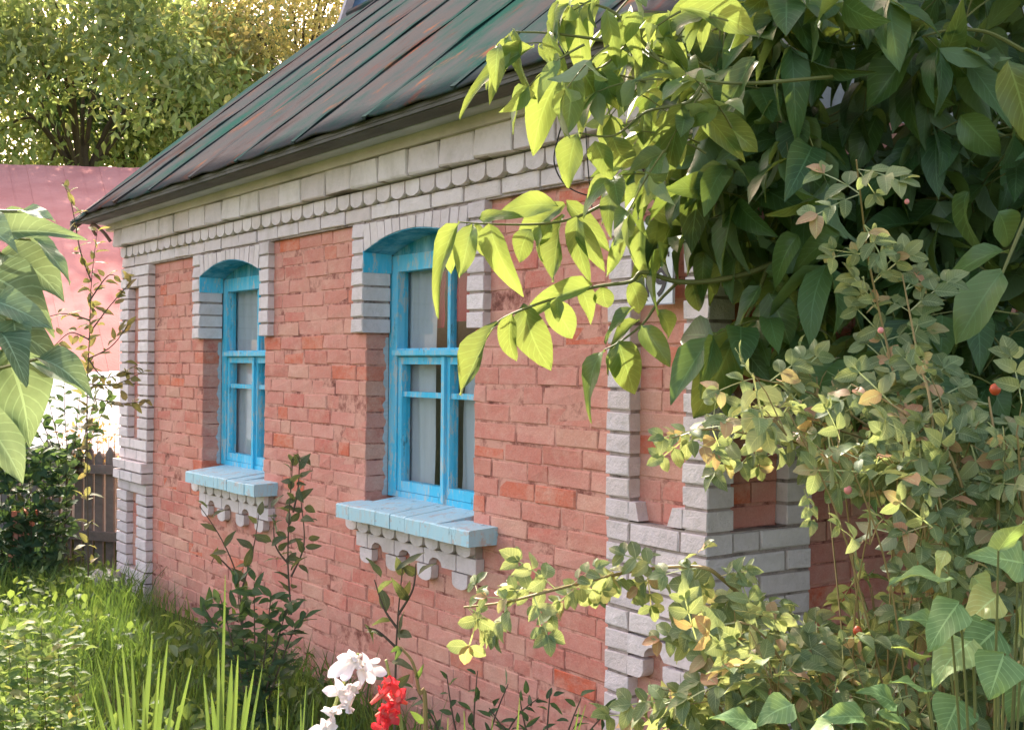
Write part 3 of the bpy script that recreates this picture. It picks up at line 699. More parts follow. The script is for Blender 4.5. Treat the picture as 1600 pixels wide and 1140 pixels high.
def fence():
    a, b = Vector((-6.62, .25, 0)), Vector((-8.3, -.95, 0)); t = thing('picket_fence', 'weathered grey picket fence between the house corner and the shrubs', 'fence', tuple(a.lerp(b, .5)))
    d = (b-a).normalized(); nn = Vector((-d.y, d.x, 0)); L = (b-a).length; k = int(L/.105)
    for i in range(k):
        p0 = a+d*(i*.105); w_ = .072+rnd.uniform(-.006, .004); h_ = 1.0+rnd.uniform(-.06, .05); le = rnd.uniform(-.012, .012)
        V = []
        for y_ in (0, .018):
            o_ = nn*(-y_)
            V += [p0+o_, p0+d*w_+o_, p0+d*(w_+le)+o_+Vector((0, 0, h_-.05)), p0+d*(w_/2+le)+o_+Vector((0, 0, h_)), p0+d*le+o_+Vector((0, 0, h_-.05))]
        bb = B(); bb.add(V, [(4, 3, 2, 1, 0), (5, 6, 7, 8, 9)]+[(j, (j+1) % 5, (j+1) % 5+5, j+5) for j in range(5)]); bb.out('picket', M_FEN, t)
    for z in (.25, .78):
        bb = B(); V = [p_+nn*y_+Vector((0, 0, zz)) for p_ in (a, b) for y_ in (.002, .04) for zz in (z, z+.07)]
        bb.add(V, [(0, 1, 3, 2), (4, 6, 7, 5), (0, 4, 5, 1), (2, 3, 7, 6), (0, 2, 6, 4), (1, 5, 7, 3)]); bb.out('rail', M_FEN, t)
fence()
bx = P(33, 905, 9.0); bb = B(); bb.box(bx.x-.075, bx.x+.075, bx.y-.075, bx.y+.075, -.05, .52); bb.box(bx.x-.09, bx.x+.09, bx.y-.09, bx.y+.09, .52, .56)
meta(bb.out('brick_post', M_RED), 'short reddish brick post half hidden in the shrubs by the fence', 'post')
sx = P(165, 925, 8.75)
def rock(c, r, nm, lab):
    V = []; Fc = []; n_, m_ = 7, 10
    for i in range(n_+1):
        for j in range(m_):
            t, p_ = math.pi*i/n_, 2*math.pi*j/m_; rr_ = r*(1+.15*math.sin(3*p_+2*t)+.1*math.cos(5*t+p_))
            V.append((c[0]+rr_*math.sin(t)*math.cos(p_), c[1]+rr_*math.sin(t)*math.sin(p_), c[2]+rr_*math.cos(t)*.75))
    for i in range(n_):
        for j in range(m_): Fc.append((i*m_+j, i*m_+(j+1) % m_, (i+1)*m_+(j+1) % m_, (i+1)*m_+j))
    meta(mk(nm, V, Fc, plain('pale stone', (.38, .34, .33), .9), smooth=True), lab, 'stone')
rock((sx.x, sx.y, .06), .13, 'stone', 'pale grey stone lying in the grass near the fence end')
# ================================================================== TREES behind
CL = [leaf_shape(i, 3, 2, 'lance', .2, .3) for i in range(5)]
def tree(name, label, centre, rads, base, n_clump, per, size, mat, seed, lean=0):
    rr = np.random.default_rng(seed); t = thing(name, label, 'tree', base, 'trees behind the pink shed')
    b = B(); c = Vector(centre); bv = Vector(base)
    b.tube(smooth_path([bv, bv.lerp(c, .35)+Vector((.2, .1, 0)), bv.lerp(c, .8)], 5), .24, .10, 8); b.out('trunk', M_BARK, t)
    cl = []
    for i in range(n_clump):
        u = rr.normal(size=3); u /= np.linalg.norm(u); q = np.array(c)+u*np.array(rads)*(rr.uniform(.35, 1)**.5); cl.append(q)
    lb = B()
    for q in cl[::max(1, n_clump//16)]: lb.tube(smooth_path([bv.lerp(c, .7), bv.lerp(c, .9).lerp(Vector(q), .5)+Vector((0, 0, .2)), Vector(q)], 4), .05, .012, 5)
    lb.out('limb', M_BARK, t)
    items = []
    for q in cl:
        cr = rr.uniform(.30, .62)
        for _ in range(per):
            o_ = rr.normal(size=3)*cr*np.array([1, 1, .6]); p_ = q+o_
            y = rr.normal(size=3)+np.array([0, 0, -.7]); y /= np.linalg.norm(y); z = rr.normal(size=3)+np.array([0, 0, .6]); z -= y*(z@y); z /= np.linalg.norm(z); x_ = np.cross(y, z)
            s = size*rr.uniform(.6, 1.35); m = np.eye(4); m[:3, 0] = x_*s*.5; m[:3, 1] = y*s; m[:3, 2] = z*s; m[:3, 3] = p_; items.append((m, CL[rr.integers(5)]))
    join_shapes('crown', items, mat, t)
M_T1 = leaf_mat('yellow-green tree leaf', [(0, (.06, .13, .045)), (.3, (.11, .19, .06)), (.6, (.20, .27, .09)), (.85, (.36, .34, .15)), (1, (.46, .30, .15))], (.70, .74, .38), .45, clump=((.03, .07, .03), .75))
M_T2 = leaf_mat('olive tree leaf', [(0, (.15, .18, .06)), (.5, (.30, .29, .12)), (.8, (.42, .30, .15)), (1, (.50, .33, .2))], (.88, .76, .38), .5, clump=((.09, .11, .045), .8))
M_T3 = leaf_mat('dark tree leaf', [(0, (.02, .045, .03)), (.6, (.035, .07, .04)), (1, (.06, .09, .03))], (.2, .35, .15), .3)
c = P(130, 110, 23); tree('leafy_tree', 'large yellow-green tree rising behind the left part of the pink shed', c, (3.1, 3.1, 2.6), (c.x, c.y, 0), 100, 170, .20, M_T1, 3)
c = P(-180, 20, 23); tree('leafy_tree', 'yellow-green tree at the photo edge, mostly outside the frame', c, (2.6, 2.6, 3.0), (c.x, c.y, 0), 70, 170, .17, M_T1, 4)
c = P(470, 60, 25); tree('leafy_tree', 'olive-brown tree showing above the roof verge of the cottage', c, (2.1, 2.1, 2.6), (c.x, c.y, 0), 90, 200, .14, M_T2, 5)
c = P(330, -40, 27); tree('leafy_tree', 'darker tree in the gap between the yellow-green and olive ones', c, (2.2, 2.2, 2.6), (c.x, c.y, 0), 50, 170, .16, M_T3, 6)
c = P(215, 175, 26); tree('leafy_tree', 'dark low tree directly above the pink shed ridge', c, (2.9, 2.9, .95), (c.x, c.y, 0), 44, 210, .16, M_T3, 8)
#@@PLANTS
# ================================================================== PLANTS
SH_W = [leaf_shape(i, 8, 4, 'walnut', .26, .2+.07*i, .05, .5) for i in range(14)]
SH_WL = [leaf_shape(20+i, 5, 2, 'walnut', .22, .35) for i in range(6)]
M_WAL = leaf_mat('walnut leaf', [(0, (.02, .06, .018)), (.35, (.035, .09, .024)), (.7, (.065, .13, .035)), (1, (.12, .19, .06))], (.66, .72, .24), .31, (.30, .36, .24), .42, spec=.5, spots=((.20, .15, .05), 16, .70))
wal = thing('walnut_tree', 'walnut tree with big pinnate leaves hanging over the house corner', 'tree', (1.9, 1.5, 0))
wp = Plant(wal, M_WAL, SH_W, cap=150)
M_WALD = leaf_mat('walnut leaf darkened for shade', [(0, (.012, .036, .012)), (.4, (.024, .066, .02)), (.75, (.045, .105, .03)), (1, (.09, .16, .045))], (.5, .6, .14), .26, (.16, .23, .13), .45, spec=.4, spots=((.14, .12, .05), 18, .70))  # darker copy of the walnut leaf, crown shade put into its colour
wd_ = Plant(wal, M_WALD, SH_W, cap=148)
wtw = B()
def hero(l, plant, d0, jit=.06, up=.5, tocam=.8):
    for q in l:
        bx_, by_, tx, ty, wd = q[:5]; d = (q[5] if len(q) > 5 else d0)+rnd.uniform(-jit, jit)
        if plant is wp and max(by_, ty) < 300 and bx_ < 1190: d -= .5
        b_ = P(bx_, by_, d); t_ = P(tx, ty, d-rnd.uniform(-.03, .05)); L = (t_-b_).length
        n_ = (Vector(CAM)-b_).normalized()*tocam+Vector((0, 0, up))+rv(.22)-Vector((RT[0], RT[1], 0))*.25
        plant.leaf(b_, t_-b_, n_, L*1.12, wd*d/F*1.28)
S = [
 (718,347,646,438,28),(700,365,690,418,22),(738,350,715,421,31),(745,347,752,399,25),(765,350,782,441,36),(748,342,800,326,22),(830,358,802,402,30),(845,352,832,402,22),
 (882,318,800,372,30),(872,322,788,312,30),(880,335,852,427,36),(902,340,884,412,30),(905,345,930,408,24),(885,314,950,382,26),(860,345,838,375,20),
 (777,503,713,597,27),(800,490,790,566,27),(818,474,841,574,46),(855,470,901,533,38),(905,448,931,482,26),(925,445,820,476,27),(942,447,950,491,28),(985,440,1002,486,28),(992,480,938,519,24),(870,465,868,500,20),
 (945,546,890,614,32),(960,543,958,586,20),(966,533,1002,600,46),(1002,508,1040,566,32),(1026,484,1071,533,26),(1000,500,918,540,18),
 (835,73,699,118,28),(795,55,768,142,22),(803,45,805,142,40),(780,68,760,120,22),(857,50,864,112,34),(905,8,889,100,32),(872,2,850,46,18),
 (882,108,826,216,48),(897,113,880,200,40),(905,105,948,178,38),(940,108,966,162,34),(948,15,957,95,26),(985,18,992,82,24),(1062,12,1188,32,36),(1047,18,1018,112,30),(1002,18,968,72,24),
 (1040,58,1062,122,26),(902,208,878,284,40),(930,220,946,280,36),(958,214,984,272,44),(1008,172,1000,218,26),(1066,163,1040,258,38),(1092,165,1147,232,32),(1112,178,1172,236,42),
 (1012,328,1083,350,26),(1008,305,1098,322,32),(977,340,958,424,22),(1002,350,984,426,26),(1000,285,978,322,22),(960,300,940,345,26),
 (1152,518,1074,643,62,3.2),(1130,518,1064,562,30,3.25),(1152,515,1168,590,42,3.25),(1190,445,1134,512,32,3.2),(1202,458,1226,528,46,3.15),(1202,438,1277,468,30,3.2),(1196,424,1242,424,26,3.2),(1080,438,1092,488,26,3.3),(1100,395,1095,440,26,3.35),
 (1437,65,1352,152,50,3.0),(1460,60,1470,160,52,3.0),(1450,46,1348,57,28,3.05),(1575,95,1606,215,58,2.7),(1577,392,1458,402,40,2.7),(1566,424,1488,508,58,2.65),(1512,300,1470,372,48,2.9),(1312,368,1243,388,36,3.1),(1247,368,1203,412,34,3.1),
 (1300,90,1260,150,40,3.3),(1230,150,1290,200,40,3.3),(1370,180,1330,250,42,3.3),(1500,180,1560,240,46,3.1),(1420,240,1360,300,44,3.2),(1180,90,1120,150,40,3.3),(1210,20,1160,70,40,3.2),(1300,10,1240,60,44,3.2),(1560,330,1600,380,44,2.8),
 (1150,250,1160,330,40,3.3),(1190,240,1230,320,42,3.3),(1120,300,1180,340,34,3.35)]
hero(S, wp, 3.32)
def twigpx(pts, r0, r1, bank=wtw, d=3.34):
    pts = [(q[0], q[1], (q[2] if len(q) > 2 else d)-(.5 if q[1] < 295 and q[0] < 1320 else 0)) for q in pts]; bank.tube(smooth_path([P(q[0], q[1], q[2] if len(q) > 2 else d) for q in pts], 5), r0, r1, 6)
twigpx([(1500,300,3.4),(1330,355,3.35),(1200,415,3.3),(1130,436,3.3),(1060,440,3.32),(1005,425,3.33),(985,440),(930,448),(860,468),(800,490),(777,503)], .010, .0025)
twigpx([(1060,440),(1030,470),(1005,505),(970,533),(945,546)], .005, .002)
twigpx([(1100,300,3.4),(1040,310),(985,300),(905,338),(845,350),(765,350),(718,347)], .007, .002)
twigpx([(1300,120,3.45),(1180,130),(1100,125),(1030,95),(985,70),(940,105),(895,112)], .005, .002)
twigpx([(1030,95),(960,20),(905,5)], .005, .002); twigpx([(985,70),(920,60),(857,52),(800,50)], .005, .002)
twigpx([(1100,125),(1075,160),(1010,175),(960,212),(905,208)], .005, .002)
twigpx([(1200,415,3.3),(1180,470,3.25),(1155,515,3.2)], .006, .003)
twigpx([(1600,80,3.0),(1540,50,3.0),(1480,48,3.0),(1440,58,3.0)], .006, .003); twigpx([(1620,300,2.8),(1590,370,2.7),(1565,430,2.65)], .006, .003)
twigpx([(1560,120,3.9),(1440,190,3.7),(1380,250,3.6),(1330,300,3.5)], .03, .014)
def spray(plant, bank, base, d, L, n_=3, lf=.13, wd=.055, shapes=None):
    d = Vector(d).normalized(); pts = []; p_ = Vector(base); dd = d.copy()
    for i in range(6): pts.append(p_.copy()); dd = (dd+Vector((0, 0, -.10))).normalized(); p_ = p_+dd*(L/5)
    bank.tube(pts, .003, .0012, 4)
    side = d.cross(Vector((0, 0, 1))); side = side.normalized() if side.length > .01 else Vector((1, 0, 0))
    for i in range(n_):
        q = pts[2]+(pts[5]-pts[2])*(i/max(1, n_-1))
        for s in (-1, 1):
            v = side*s*rnd.uniform(.6, 1.1)+dd*rnd.uniform(.2, .9)+Vector((0, 0, rnd.uniform(-.9, .35)))+rv(.2)
            plant.leaf(q, v, Vector((0, 0, .8))+rv(.55)-v*.1, lf*rnd.uniform(.75, 1.15), wd*rnd.uniform(.8, 1.2), shapes and rnd.choice(shapes))
    plant.leaf(pts[5], dd+Vector((0, 0, -.4)), Vector((0, 0, 1))+rv(.35), lf*1.2, wd*1.1, shapes and rnd.choice(shapes))
def free(p_): return not ((p_.x < .12 and p_.y > -.2) or (p_.x < .55 and p_.y > -.45 and p_.z > 2.45 and p_.z < 2.8+(p_.y+.4)*.9))
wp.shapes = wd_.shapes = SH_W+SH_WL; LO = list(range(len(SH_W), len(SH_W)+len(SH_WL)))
poly = [(1150, -80), (1640, -80), (1640, 660), (1480, 650), (1360, 590), (1250, 490), (1190, 400), (1130, 330), (1120, 200), (1120, 20)]
k = 0
while k < 290:
    x_, y_ = rnd.uniform(1000, 1640), rnd.uniform(-80, 660)
    if not inpoly(x_, y_, poly): continue
    p_ = P(x_, y_, rnd.uniform(3.1, 5.2) if x_ > 1180 else rnd.uniform(3.2, 3.6))
    if not free(p_): continue
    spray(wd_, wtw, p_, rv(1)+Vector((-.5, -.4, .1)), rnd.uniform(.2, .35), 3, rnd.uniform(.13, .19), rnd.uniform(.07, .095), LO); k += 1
k = 0
while k < 26:      # extra lit sprays in the upper centre
    x_, y_ = rnd.uniform(860, 1150), rnd.uniform(-60, 290); 
    if x_ < 900+ .4*(y_-100) - 20: continue
    spray(wp, wtw, P(x_, y_, rnd.uniform(2.7, 3.0)), rv(.6)+Vector((-.5, -.3, .1)), .16, 2, .095, .05, LO); k += 1
k = 0
while k < 360:     # the rest of the crown, above and beside the view, enlarged to block sky
    u = rv(1).normalized()*rnd.uniform(.3, 1)**.4; p_ = Vector((2.0+u.x*1.8, 1.3+u.y*2.1, 3.6+u.z*1.2))
    if not free(p_) or p_.y < -1: continue
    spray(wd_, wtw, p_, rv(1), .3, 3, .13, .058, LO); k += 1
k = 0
while k < 460:     # unseen canopy over the near roof end, added to shade the crown
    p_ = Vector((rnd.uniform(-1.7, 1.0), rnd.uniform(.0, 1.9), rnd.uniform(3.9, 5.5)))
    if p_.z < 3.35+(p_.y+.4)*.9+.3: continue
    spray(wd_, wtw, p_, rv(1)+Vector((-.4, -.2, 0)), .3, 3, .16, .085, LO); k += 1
tb = B(); tb.tube(smooth_path([(1.9, 1.5, -.05), (1.85, 1.5, 1.2), (1.75, 1.4, 2.3), (1.7, 1.2, 3.6)], 6), .11, .05, 10); tb.out('trunk', M_BARK, wal)
lb = B()
for q in ((.6, .3, 3.4), (.7, 1.6, 3.8), (2.6, .6, 3.9), (1.2, -.2, 3.0), (2.2, 2.3, 4.0), (1.0, -.05, 2.75)):
    lb.tube(smooth_path([(1.78, 1.42, 2.0), Vector((1.78, 1.42, 2.3)).lerp(Vector(q), .5)+Vector((0, 0, .15)), q], 5), .035, .010, 6)
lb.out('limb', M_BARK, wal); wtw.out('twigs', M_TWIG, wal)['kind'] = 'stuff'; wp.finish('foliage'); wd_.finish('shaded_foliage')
# ---- rose bush
SH_R = [compound(i, 2+i % 2, 'round', .25) for i in range(8)]
M_ROS = leaf_mat('rose leaf', [(0, (.03, .07, .03)), (.4, (.06, .12, .05)), (.72, (.12, .19, .08)), (.86, (.22, .25, .12)), (.94, (.38, .22, .13)), (1, (.42, .15, .10))], (.66, .68, .36), .36, (.34, .40, .28), .5, spec=.4)
ros = thing('rose_bush', 'tangled rose bush with yellowing leaves and arching canes by the corner', 'bush', tuple(P(1400, 562, 2.5))[:2]+(0,))
rp = Plant(ros, M_ROS, SH_R, minpx=14)
cb = B()
canes = [([(1560,1300),(1420,1130),(1290,1035),(1200,970),(1130,905),(1090,885),(1000,890),(930,905),(850,925),(790,940),(725,948)], 2.45, .0055, 60),
 ([(1500,1300),(1440,800),(1400,600),(1360,420),(1338,250)], 2.5, .004, 55), ([(1480,1300),(1460,700),(1435,560),(1410,430)], 2.45, .004, 42),
 ([(1640,1100),(1500,860),(1330,720),(1130,672),(1050,684)], 2.6, .004, 45), ([(1600,1000),(1450,750),(1300,630),(1180,590)], 2.65, .004, 36),
 ([(1550,1300),(1560,800),(1545,620)], 2.4, .005, 40), ([(1620,1200),(1500,750),(1420,650),(1330,600)], 2.4, .004, 34), ([(1300,1300),(1150,1050),(1070,960)], 2.5, .004, 36),
 ([(1350,1300),(1200,1000),(1110,985)], 2.4, .004, 34), ([(1500,1300),(1400,1080),(1300,1000)], 2.5, .004, 34), ([(1380,1300),(1290,1080),(1190,1080)], 2.3, .004, 34), ([(1250,1300),(1120,1100),(1050,1095)], 2.4, .004, 34),
 ([(1640,1000),(1500,800),(1380,700),(1270,660)], 2.55, .004, 34), ([(1500,1300),(1480,850),(1440,720)], 2.35, .004, 32), ([(1640,1200),(1600,800),(1590,680)], 2.3, .004, 34)]
for pts, d, r, step in canes:
    dd = [d+.10*math.sin(i*1.7+d*9) for i in range(len(pts))]
    path = smooth_path([P(q[0], q[1], dd[i]) for i, q in enumerate(pts)], 8); cb.tube(path, r, r*.4, 6); acc = 0; side = 1
    first = pts is canes[0][0]
    for i in range(1, len(path)):
        seg = path[i]-path[i-1]; acc += seg.length*F/d; x_, y_, _ = px(path[i])
        if acc > step*.62 and y_ < 1180:
            acc = 0; side = -side
            for rep in range(2 if not first else 2):
                v = seg.normalized()*.35+Vector(RT)*side*rnd.uniform(.2, .9)+Vector((0, 0, rnd.uniform(-.9, .5)))+rv(.3); L = rnd.uniform(.08, .135)*(1.0 if not first else .95)
                rp.leaf(path[i], v, Vector((0, 0, .8))+(Vector(CAM)-path[i]).normalized()*.9+rv(.4), L, L)
polyr = [(1200, 590), (1400, 560), (1600, 640), (1640, 1180), (1060, 1180), (1060, 1030), (1120, 985), (1290, 1010), (1370, 900), (1340, 780), (1290, 720), (1190, 690)]
k = 0
while k < 62:
    x_, y_ = rnd.uniform(1050, 1640), rnd.uniform(560, 1180)
    if not inpoly(x_, y_, polyr): continue
    if 770 < y_ < 950 and x_ < 1440 and rnd.random() < .8: continue
    d = rnd.uniform(2.15, 3.0); c_ = P(x_, y_, d); k += 1
    for j in range(rnd.randrange(3, 8)):
        p_ = c_+rv(.045); L = rnd.uniform(.075, .15)
        rp.leaf(p_, rv(1)+Vector((0, 0, -.1)), Vector((0, 0, .9))+(Vector(CAM)-p_).normalized()*.6+rv(.55), L, L)
        cb.tube([c_-Vector((0, 0, .05)), c_.lerp(p_, .6)-Vector((0, 0, .01)), p_], .0015, .0008, 4)
    rb = Vector(ros.location); st_ = c_.lerp(Vector((rb.x+rnd.uniform(-.2, .2), rb.y, max(0, c_.z-1.0))), .8); cb.tube(smooth_path([st_, st_.lerp(c_, .55)+Vector((rnd.uniform(-.06, .06), 0, .10)), c_], 5), .0026, .0012, 4)
cb.out('cane', M_CANE, ros); rp.finish('small_leaves')
M_HIP = plain('orange hip', (.55, .09, .03), .35, .5, .1); M_PINK = plain('pink petals', (.75, .28, .26), .6)
def ball(c, r, n_=6, m_=8):
    V = [(c[0]+r*math.sin(math.pi*i/n_)*math.cos(2*math.pi*j/m_), c[1]+r*math.sin(math.pi*i/n_)*math.sin(2*math.pi*j/m_), c[2]+r*1.1*math.cos(math.pi*i/n_)) for i in range(n_+1) for j in range(m_)]
    return V, [(i*m_+j, i*m_+(j+1) % m_, (i+1)*m_+(j+1) % m_, (i+1)*m_+j) for i in range(n_) for j in range(m_)]
for x_, y_, r, m in ((1555, 608, .011, M_HIP), (1417, 315, .005, M_PINK), (1325, 765, .008, M_PINK), (1376, 516, .006, M_PINK), (1518, 882, .008, M_HIP), (1340, 985, .009, M_HIP)):
    V, Fc = ball(P(x_, y_, 2.35), r); mk('rose_hip', V, Fc, m, ros, smooth=True)
# ---- dark bush between rose and side wall, widened out of view to block sky
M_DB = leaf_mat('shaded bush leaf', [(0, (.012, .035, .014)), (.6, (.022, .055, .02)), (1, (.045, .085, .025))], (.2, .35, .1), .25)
dbs = thing('bush', 'dark dense bush behind the rose along the side wall, with an added unseen part blocking sky', 'bush', (.9, 1.0, 0)); dp = Plant(dbs, M_DB, SH_WL, cap=200, minpx=14); db = B()
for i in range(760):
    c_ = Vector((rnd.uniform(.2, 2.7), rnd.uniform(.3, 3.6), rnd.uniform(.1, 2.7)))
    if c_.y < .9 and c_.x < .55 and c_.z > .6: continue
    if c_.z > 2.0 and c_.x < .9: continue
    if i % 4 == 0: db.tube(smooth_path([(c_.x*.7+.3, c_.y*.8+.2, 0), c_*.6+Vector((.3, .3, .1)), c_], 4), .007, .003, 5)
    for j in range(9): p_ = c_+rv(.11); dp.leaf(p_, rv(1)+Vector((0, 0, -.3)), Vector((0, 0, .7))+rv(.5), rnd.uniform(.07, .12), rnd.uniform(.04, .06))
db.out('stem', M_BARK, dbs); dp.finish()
# ---- big leaves, lower right
SH_H = [leaf_shape(40+i, 8, 6, 'heart', .15, .35, .06) for i in range(6)]
M_BIG = leaf_mat('broad garden leaf', [(0, (.07, .15, .055)), (.5, (.12, .22, .09)), (.85, (.19, .29, .12)), (1, (.34, .34, .10))], (.55, .66, .2), .32, (.34, .42, .30), .45)
bgp = thing('broad_leaved_plant', 'large green broad-leaved plant in the lower right corner beside the rose', 'plant', tuple(P(1560, 562, 2.0))[:2]+(0,))
bp = Plant(bgp, M_BIG, SH_H); sb_ = B()
for q in [(1480,905,1400,880,70),(1500,940,1440,1010,85),(1560,930,1490,960,90),(1600,880,1540,850,80),(1590,950,1620,1010,100),(1520,1000,1460,1060,80),(1570,1020,1540,1090,90),(1480,980,1420,940,60),(1450,1080,1400,1040,60),(1560,860,1590,800,60),
          (1610,1050,1560,1120,90),(1500,1090,1470,1150,80),(1400,1100,1350,1070,60),(1440,1030,1400,990,60),(1590,900,1640,860,90),(1520,900,1570,950,80),(1350,1120,1290,1100,60),(1560,980,1500,1030,90),(1480,860,1450,900,40),(1240,1100,1180,1130,60),(1300,1130,1250,1160,60),(1180,1130,1120,1100,55),(1420,1140,1380,1100,60)]:
    d = 2.05+rnd.uniform(-.15, .1); b_ = P(q[0], q[1], d); t_ = P(q[2], q[3], d-rnd.uniform(0, .05)); L = (t_-b_).length
    bp.leaf(b_, t_-b_, (Vector(CAM)-b_).normalized()*.6+Vector((0, 0, 1))+rv(.35), L*1.0, q[4]*.95*d/F)
    sb_.tube(smooth_path([bgp.location+rv(.03)+Vector((0, 0, .1)), bgp.location.lerp(b_, .6)+Vector((0, 0, .12)), b_], 4), .0034, .0018, 5)
sb_.out('stem', M_TWIG, bgp); bp.finish()
# ---- big leaves, left edge
M_LFT = leaf_mat('pale broad leaf', [(0, (.03, .07, .035)), (.4, (.06, .12, .065)), (.8, (.14, .21, .13)), (1, (.22, .24, .07))], (.46, .54, .36), .25, (.50, .58, .44), .58)
SH_B = [leaf_shape(60+i, 10, 6, 'heart', .3, .45, .05) for i in range(6)]
lfp = thing('tall_leafy_plant', 'tall plant with large pale crinkled leaves at the left edge, close to the viewer', 'plant', tuple(P(-120, 562, 1.9))[:2]+(0,))
lp = Plant(lfp, M_LFT, SH_B); sb_ = B()
for q in [(10,395,115,440,90),(-10,430,100,480,60),(10,365,110,345,40),(45,330,95,325,30),(60,375,135,412,34),(0,470,100,490,50),(-20,500,95,520,70),(10,520,70,560,50),(20,555,150,570,70),(15,545,70,680,80),(-40,640,65,722,80),(-50,580,-20,640,80),(-40,350,25,350,50),(-30,450,20,520,60),(-60,690,-10,740,60),(30,500,40,560,40),(70,560,160,590,46)]:
    d = 1.85+rnd.uniform(-.12, .08); b_ = P(q[0]-8, q[1], d); t_ = P(q[2]-14, q[3], d-rnd.uniform(-.02, .06)); L = (t_-b_).length
    lp.leaf(b_, t_-b_, (Vector(CAM)-b_).normalized()*.7+Vector((0, 0, .8))+rv(.25), L*1.05, q[4]*1.45*d/F)
    sb_.tube(smooth_path([P(-120, 562+rnd.uniform(-150, 250), 1.9), P(-60, q[1]+20, 1.88), b_], 4), .004, .0025, 5)
sb_.tube([P(-120, 2200, 1.9), P(-120, 900, 1.9), P(-110, 330, 1.9)], .012, .006, 8)
sb_.out('stem', M_TWIG, lfp); lp.finish()
# ---- saplings and shrubs against the house
SH_S = [leaf_shape(80+i, 5, 2, 'walnut', .2, .3) for i in range(6)]; SH_C = [leaf_shape(90+i, 3, 2, 'round', .2, .3) for i in range(5)]
M_SAP = leaf_mat('dark sapling leaf', [(0, (.04, .06, .035)), (.6, (.07, .09, .045)), (1, (.13, .12, .055))], (.35, .38, .15), .3)
M_OLV = leaf_mat('olive shrub leaf', [(0, (.07, .08, .035)), (.6, (.13, .13, .05)), (1, (.22, .15, .08))], (.5, .45, .2), .35)
M_DK = leaf_mat('dark shrub leaf', [(0, (.02, .045, .025)), (.6, (.035, .075, .035)), (1, (.07, .11, .045))], (.25, .4, .12), .3)
def shrub(name, label, cat, stems, mat, shapes, lf, step, d, wr=.5, group=None, spread=1, r=.005, minpx=9):
    b0 = P(stems[0][0][0], 562, d); t = thing(name, label, cat, (b0.x, b0.y, 0), group); pl = Plant(t, mat, shapes, minpx=minpx); b = B()
    for st in stems:
        path = smooth_path([P(q[0], q[1], d+(q[2] if len(q) > 2 else 0)) for q in st], 8); b.tube(path, r, r*.35, 5); acc = 0; s = 1
        for i in range(1, len(path)):
            sg_ = path[i]-path[i-1]; acc += sg_.length
            while acc > step:
                acc -= step; s = -s; v = sg_.normalized()*.5+Vector(RT)*s*rnd.uniform(.3, 1)*spread+rv(.45)
                pl.leaf(path[i]+rv(.01*spread), v, Vector((0, 0, .8))+(Vector(CAM)-path[i]).normalized()*.5+rv(.4), lf*rnd.uniform(.7, 1.3), lf*wr*rnd.uniform(.8, 1.2))
    b.out('stem', M_BARK, t); pl.finish(); return t
shrub('sapling', 'dark leafy sapling standing before the wall between the two windows', 'sapling', [[(455,960),(450,880),(452,800),(458,715)],[(455,900),(475,850),(470,780)],[(450,880),(430,850),(428,800)],[(458,800),(466,760),(468,712)]], M_SAP, SH_S, .075, .03, 5.45, .5)
shrub('sapling', 'thin sapling in front of the smaller window apron', 'sapling', [[(380,980),(370,900),(345,840),(312,790)],[(375,930),(395,860),(405,800)],[(370,900),(340,870),(330,880)]], M_SAP, SH_S, .09, .07, 6.1, .45)
shrub('sapling', 'bare-stemmed sapling with dark leaves below the larger window', 'sapling', [[(615,1250),(618,1050),(622,960),(630,880)],[(620,980),(600,950),(585,905)],[(622,960),(645,920),(650,880)],[(618,1010),(590,985),(570,980)]], M_SAP, SH_S, .085, .055, 4.0, .42)
shrub('shrub', 'dark green shrub at the foot of the wall between the windows', 'shrub', [[(400,1150),(390+dx_,1000),(385+dx_*1.5,900+abs(dx_))] for dx_ in (-45,-28,-10,8,26,44,62)], M_DK, SH_S, .08, .018, 5.3, .42)
shrub('shrub', 'loose low shrub against the wall under the larger window', 'shrub', [[(740,1250),(730+dx_,1130),(730+dx_*1.6,1040+abs(dx_)*.7)] for dx_ in (-50,-20,10,40,70)], M_DK, SH_S, .05, .035, 4.4, .4)
shrub('shrub', 'low dark shrub beside the foot of the right corner pier', 'shrub', [[(860,1250),(855+dx_,1150),(860+dx_*1.6,1075+abs(dx_)*.5)] for dx_ in (-60,-30,0,30,60)], M_DK, SH_S, .05, .03, 4.1, .4)
shrub('apple_sapling', 'tall thin sapling with sparse olive leaves before the pink roof', 'sapling',
      [[(138,900),(136,640),(140,520),(143,440),(152,360)],[(143,440),(125,390),(112,320),(98,285)],[(140,520),(170,480),(205,440)],[(138,560),(175,540),(205,500)],[(140,500),(100,490),(60,500)],[(138,560),(165,590),(215,570)],[(140,470),(170,430),(190,440)],[(138,600),(180,600),(225,580)],[(139,530),(110,520),(85,540)],[(136,620),(190,630),(235,625)]], M_OLV, SH_S, .075, .034, 7.4, .5)
shrub('shrub', 'dark bush backlit against the whitewashed shed wall', 'shrub', [[(110,760),(90+dx_*.6,660),(80+dx_,575+abs(dx_-50)*.3)] for dx_ in (-70,-40,-10,20,50,80,105)]*2, M_DK, SH_C, .085, .06, 9.6, .6)
shrub('shrub', 'dense dark bush left of the fence, around the brick post', 'shrub', [[(30,960),(10+dx_*.8,850),(-5+dx_,700+abs(dx_-20)*.2)] for dx_ in range(-60, 110, 12)]*2, M_DK, SH_C, .10, .035, 8.9, .6)
shrub('creeper', 'green creeper climbing over the grey picket fence', 'creeper', [[(150-dx_,900),(140-dx_,800),(150-dx_,720)] for dx_ in range(40, 95, 18)], M_DK, SH_C, .09, .06, 9.15, .7)
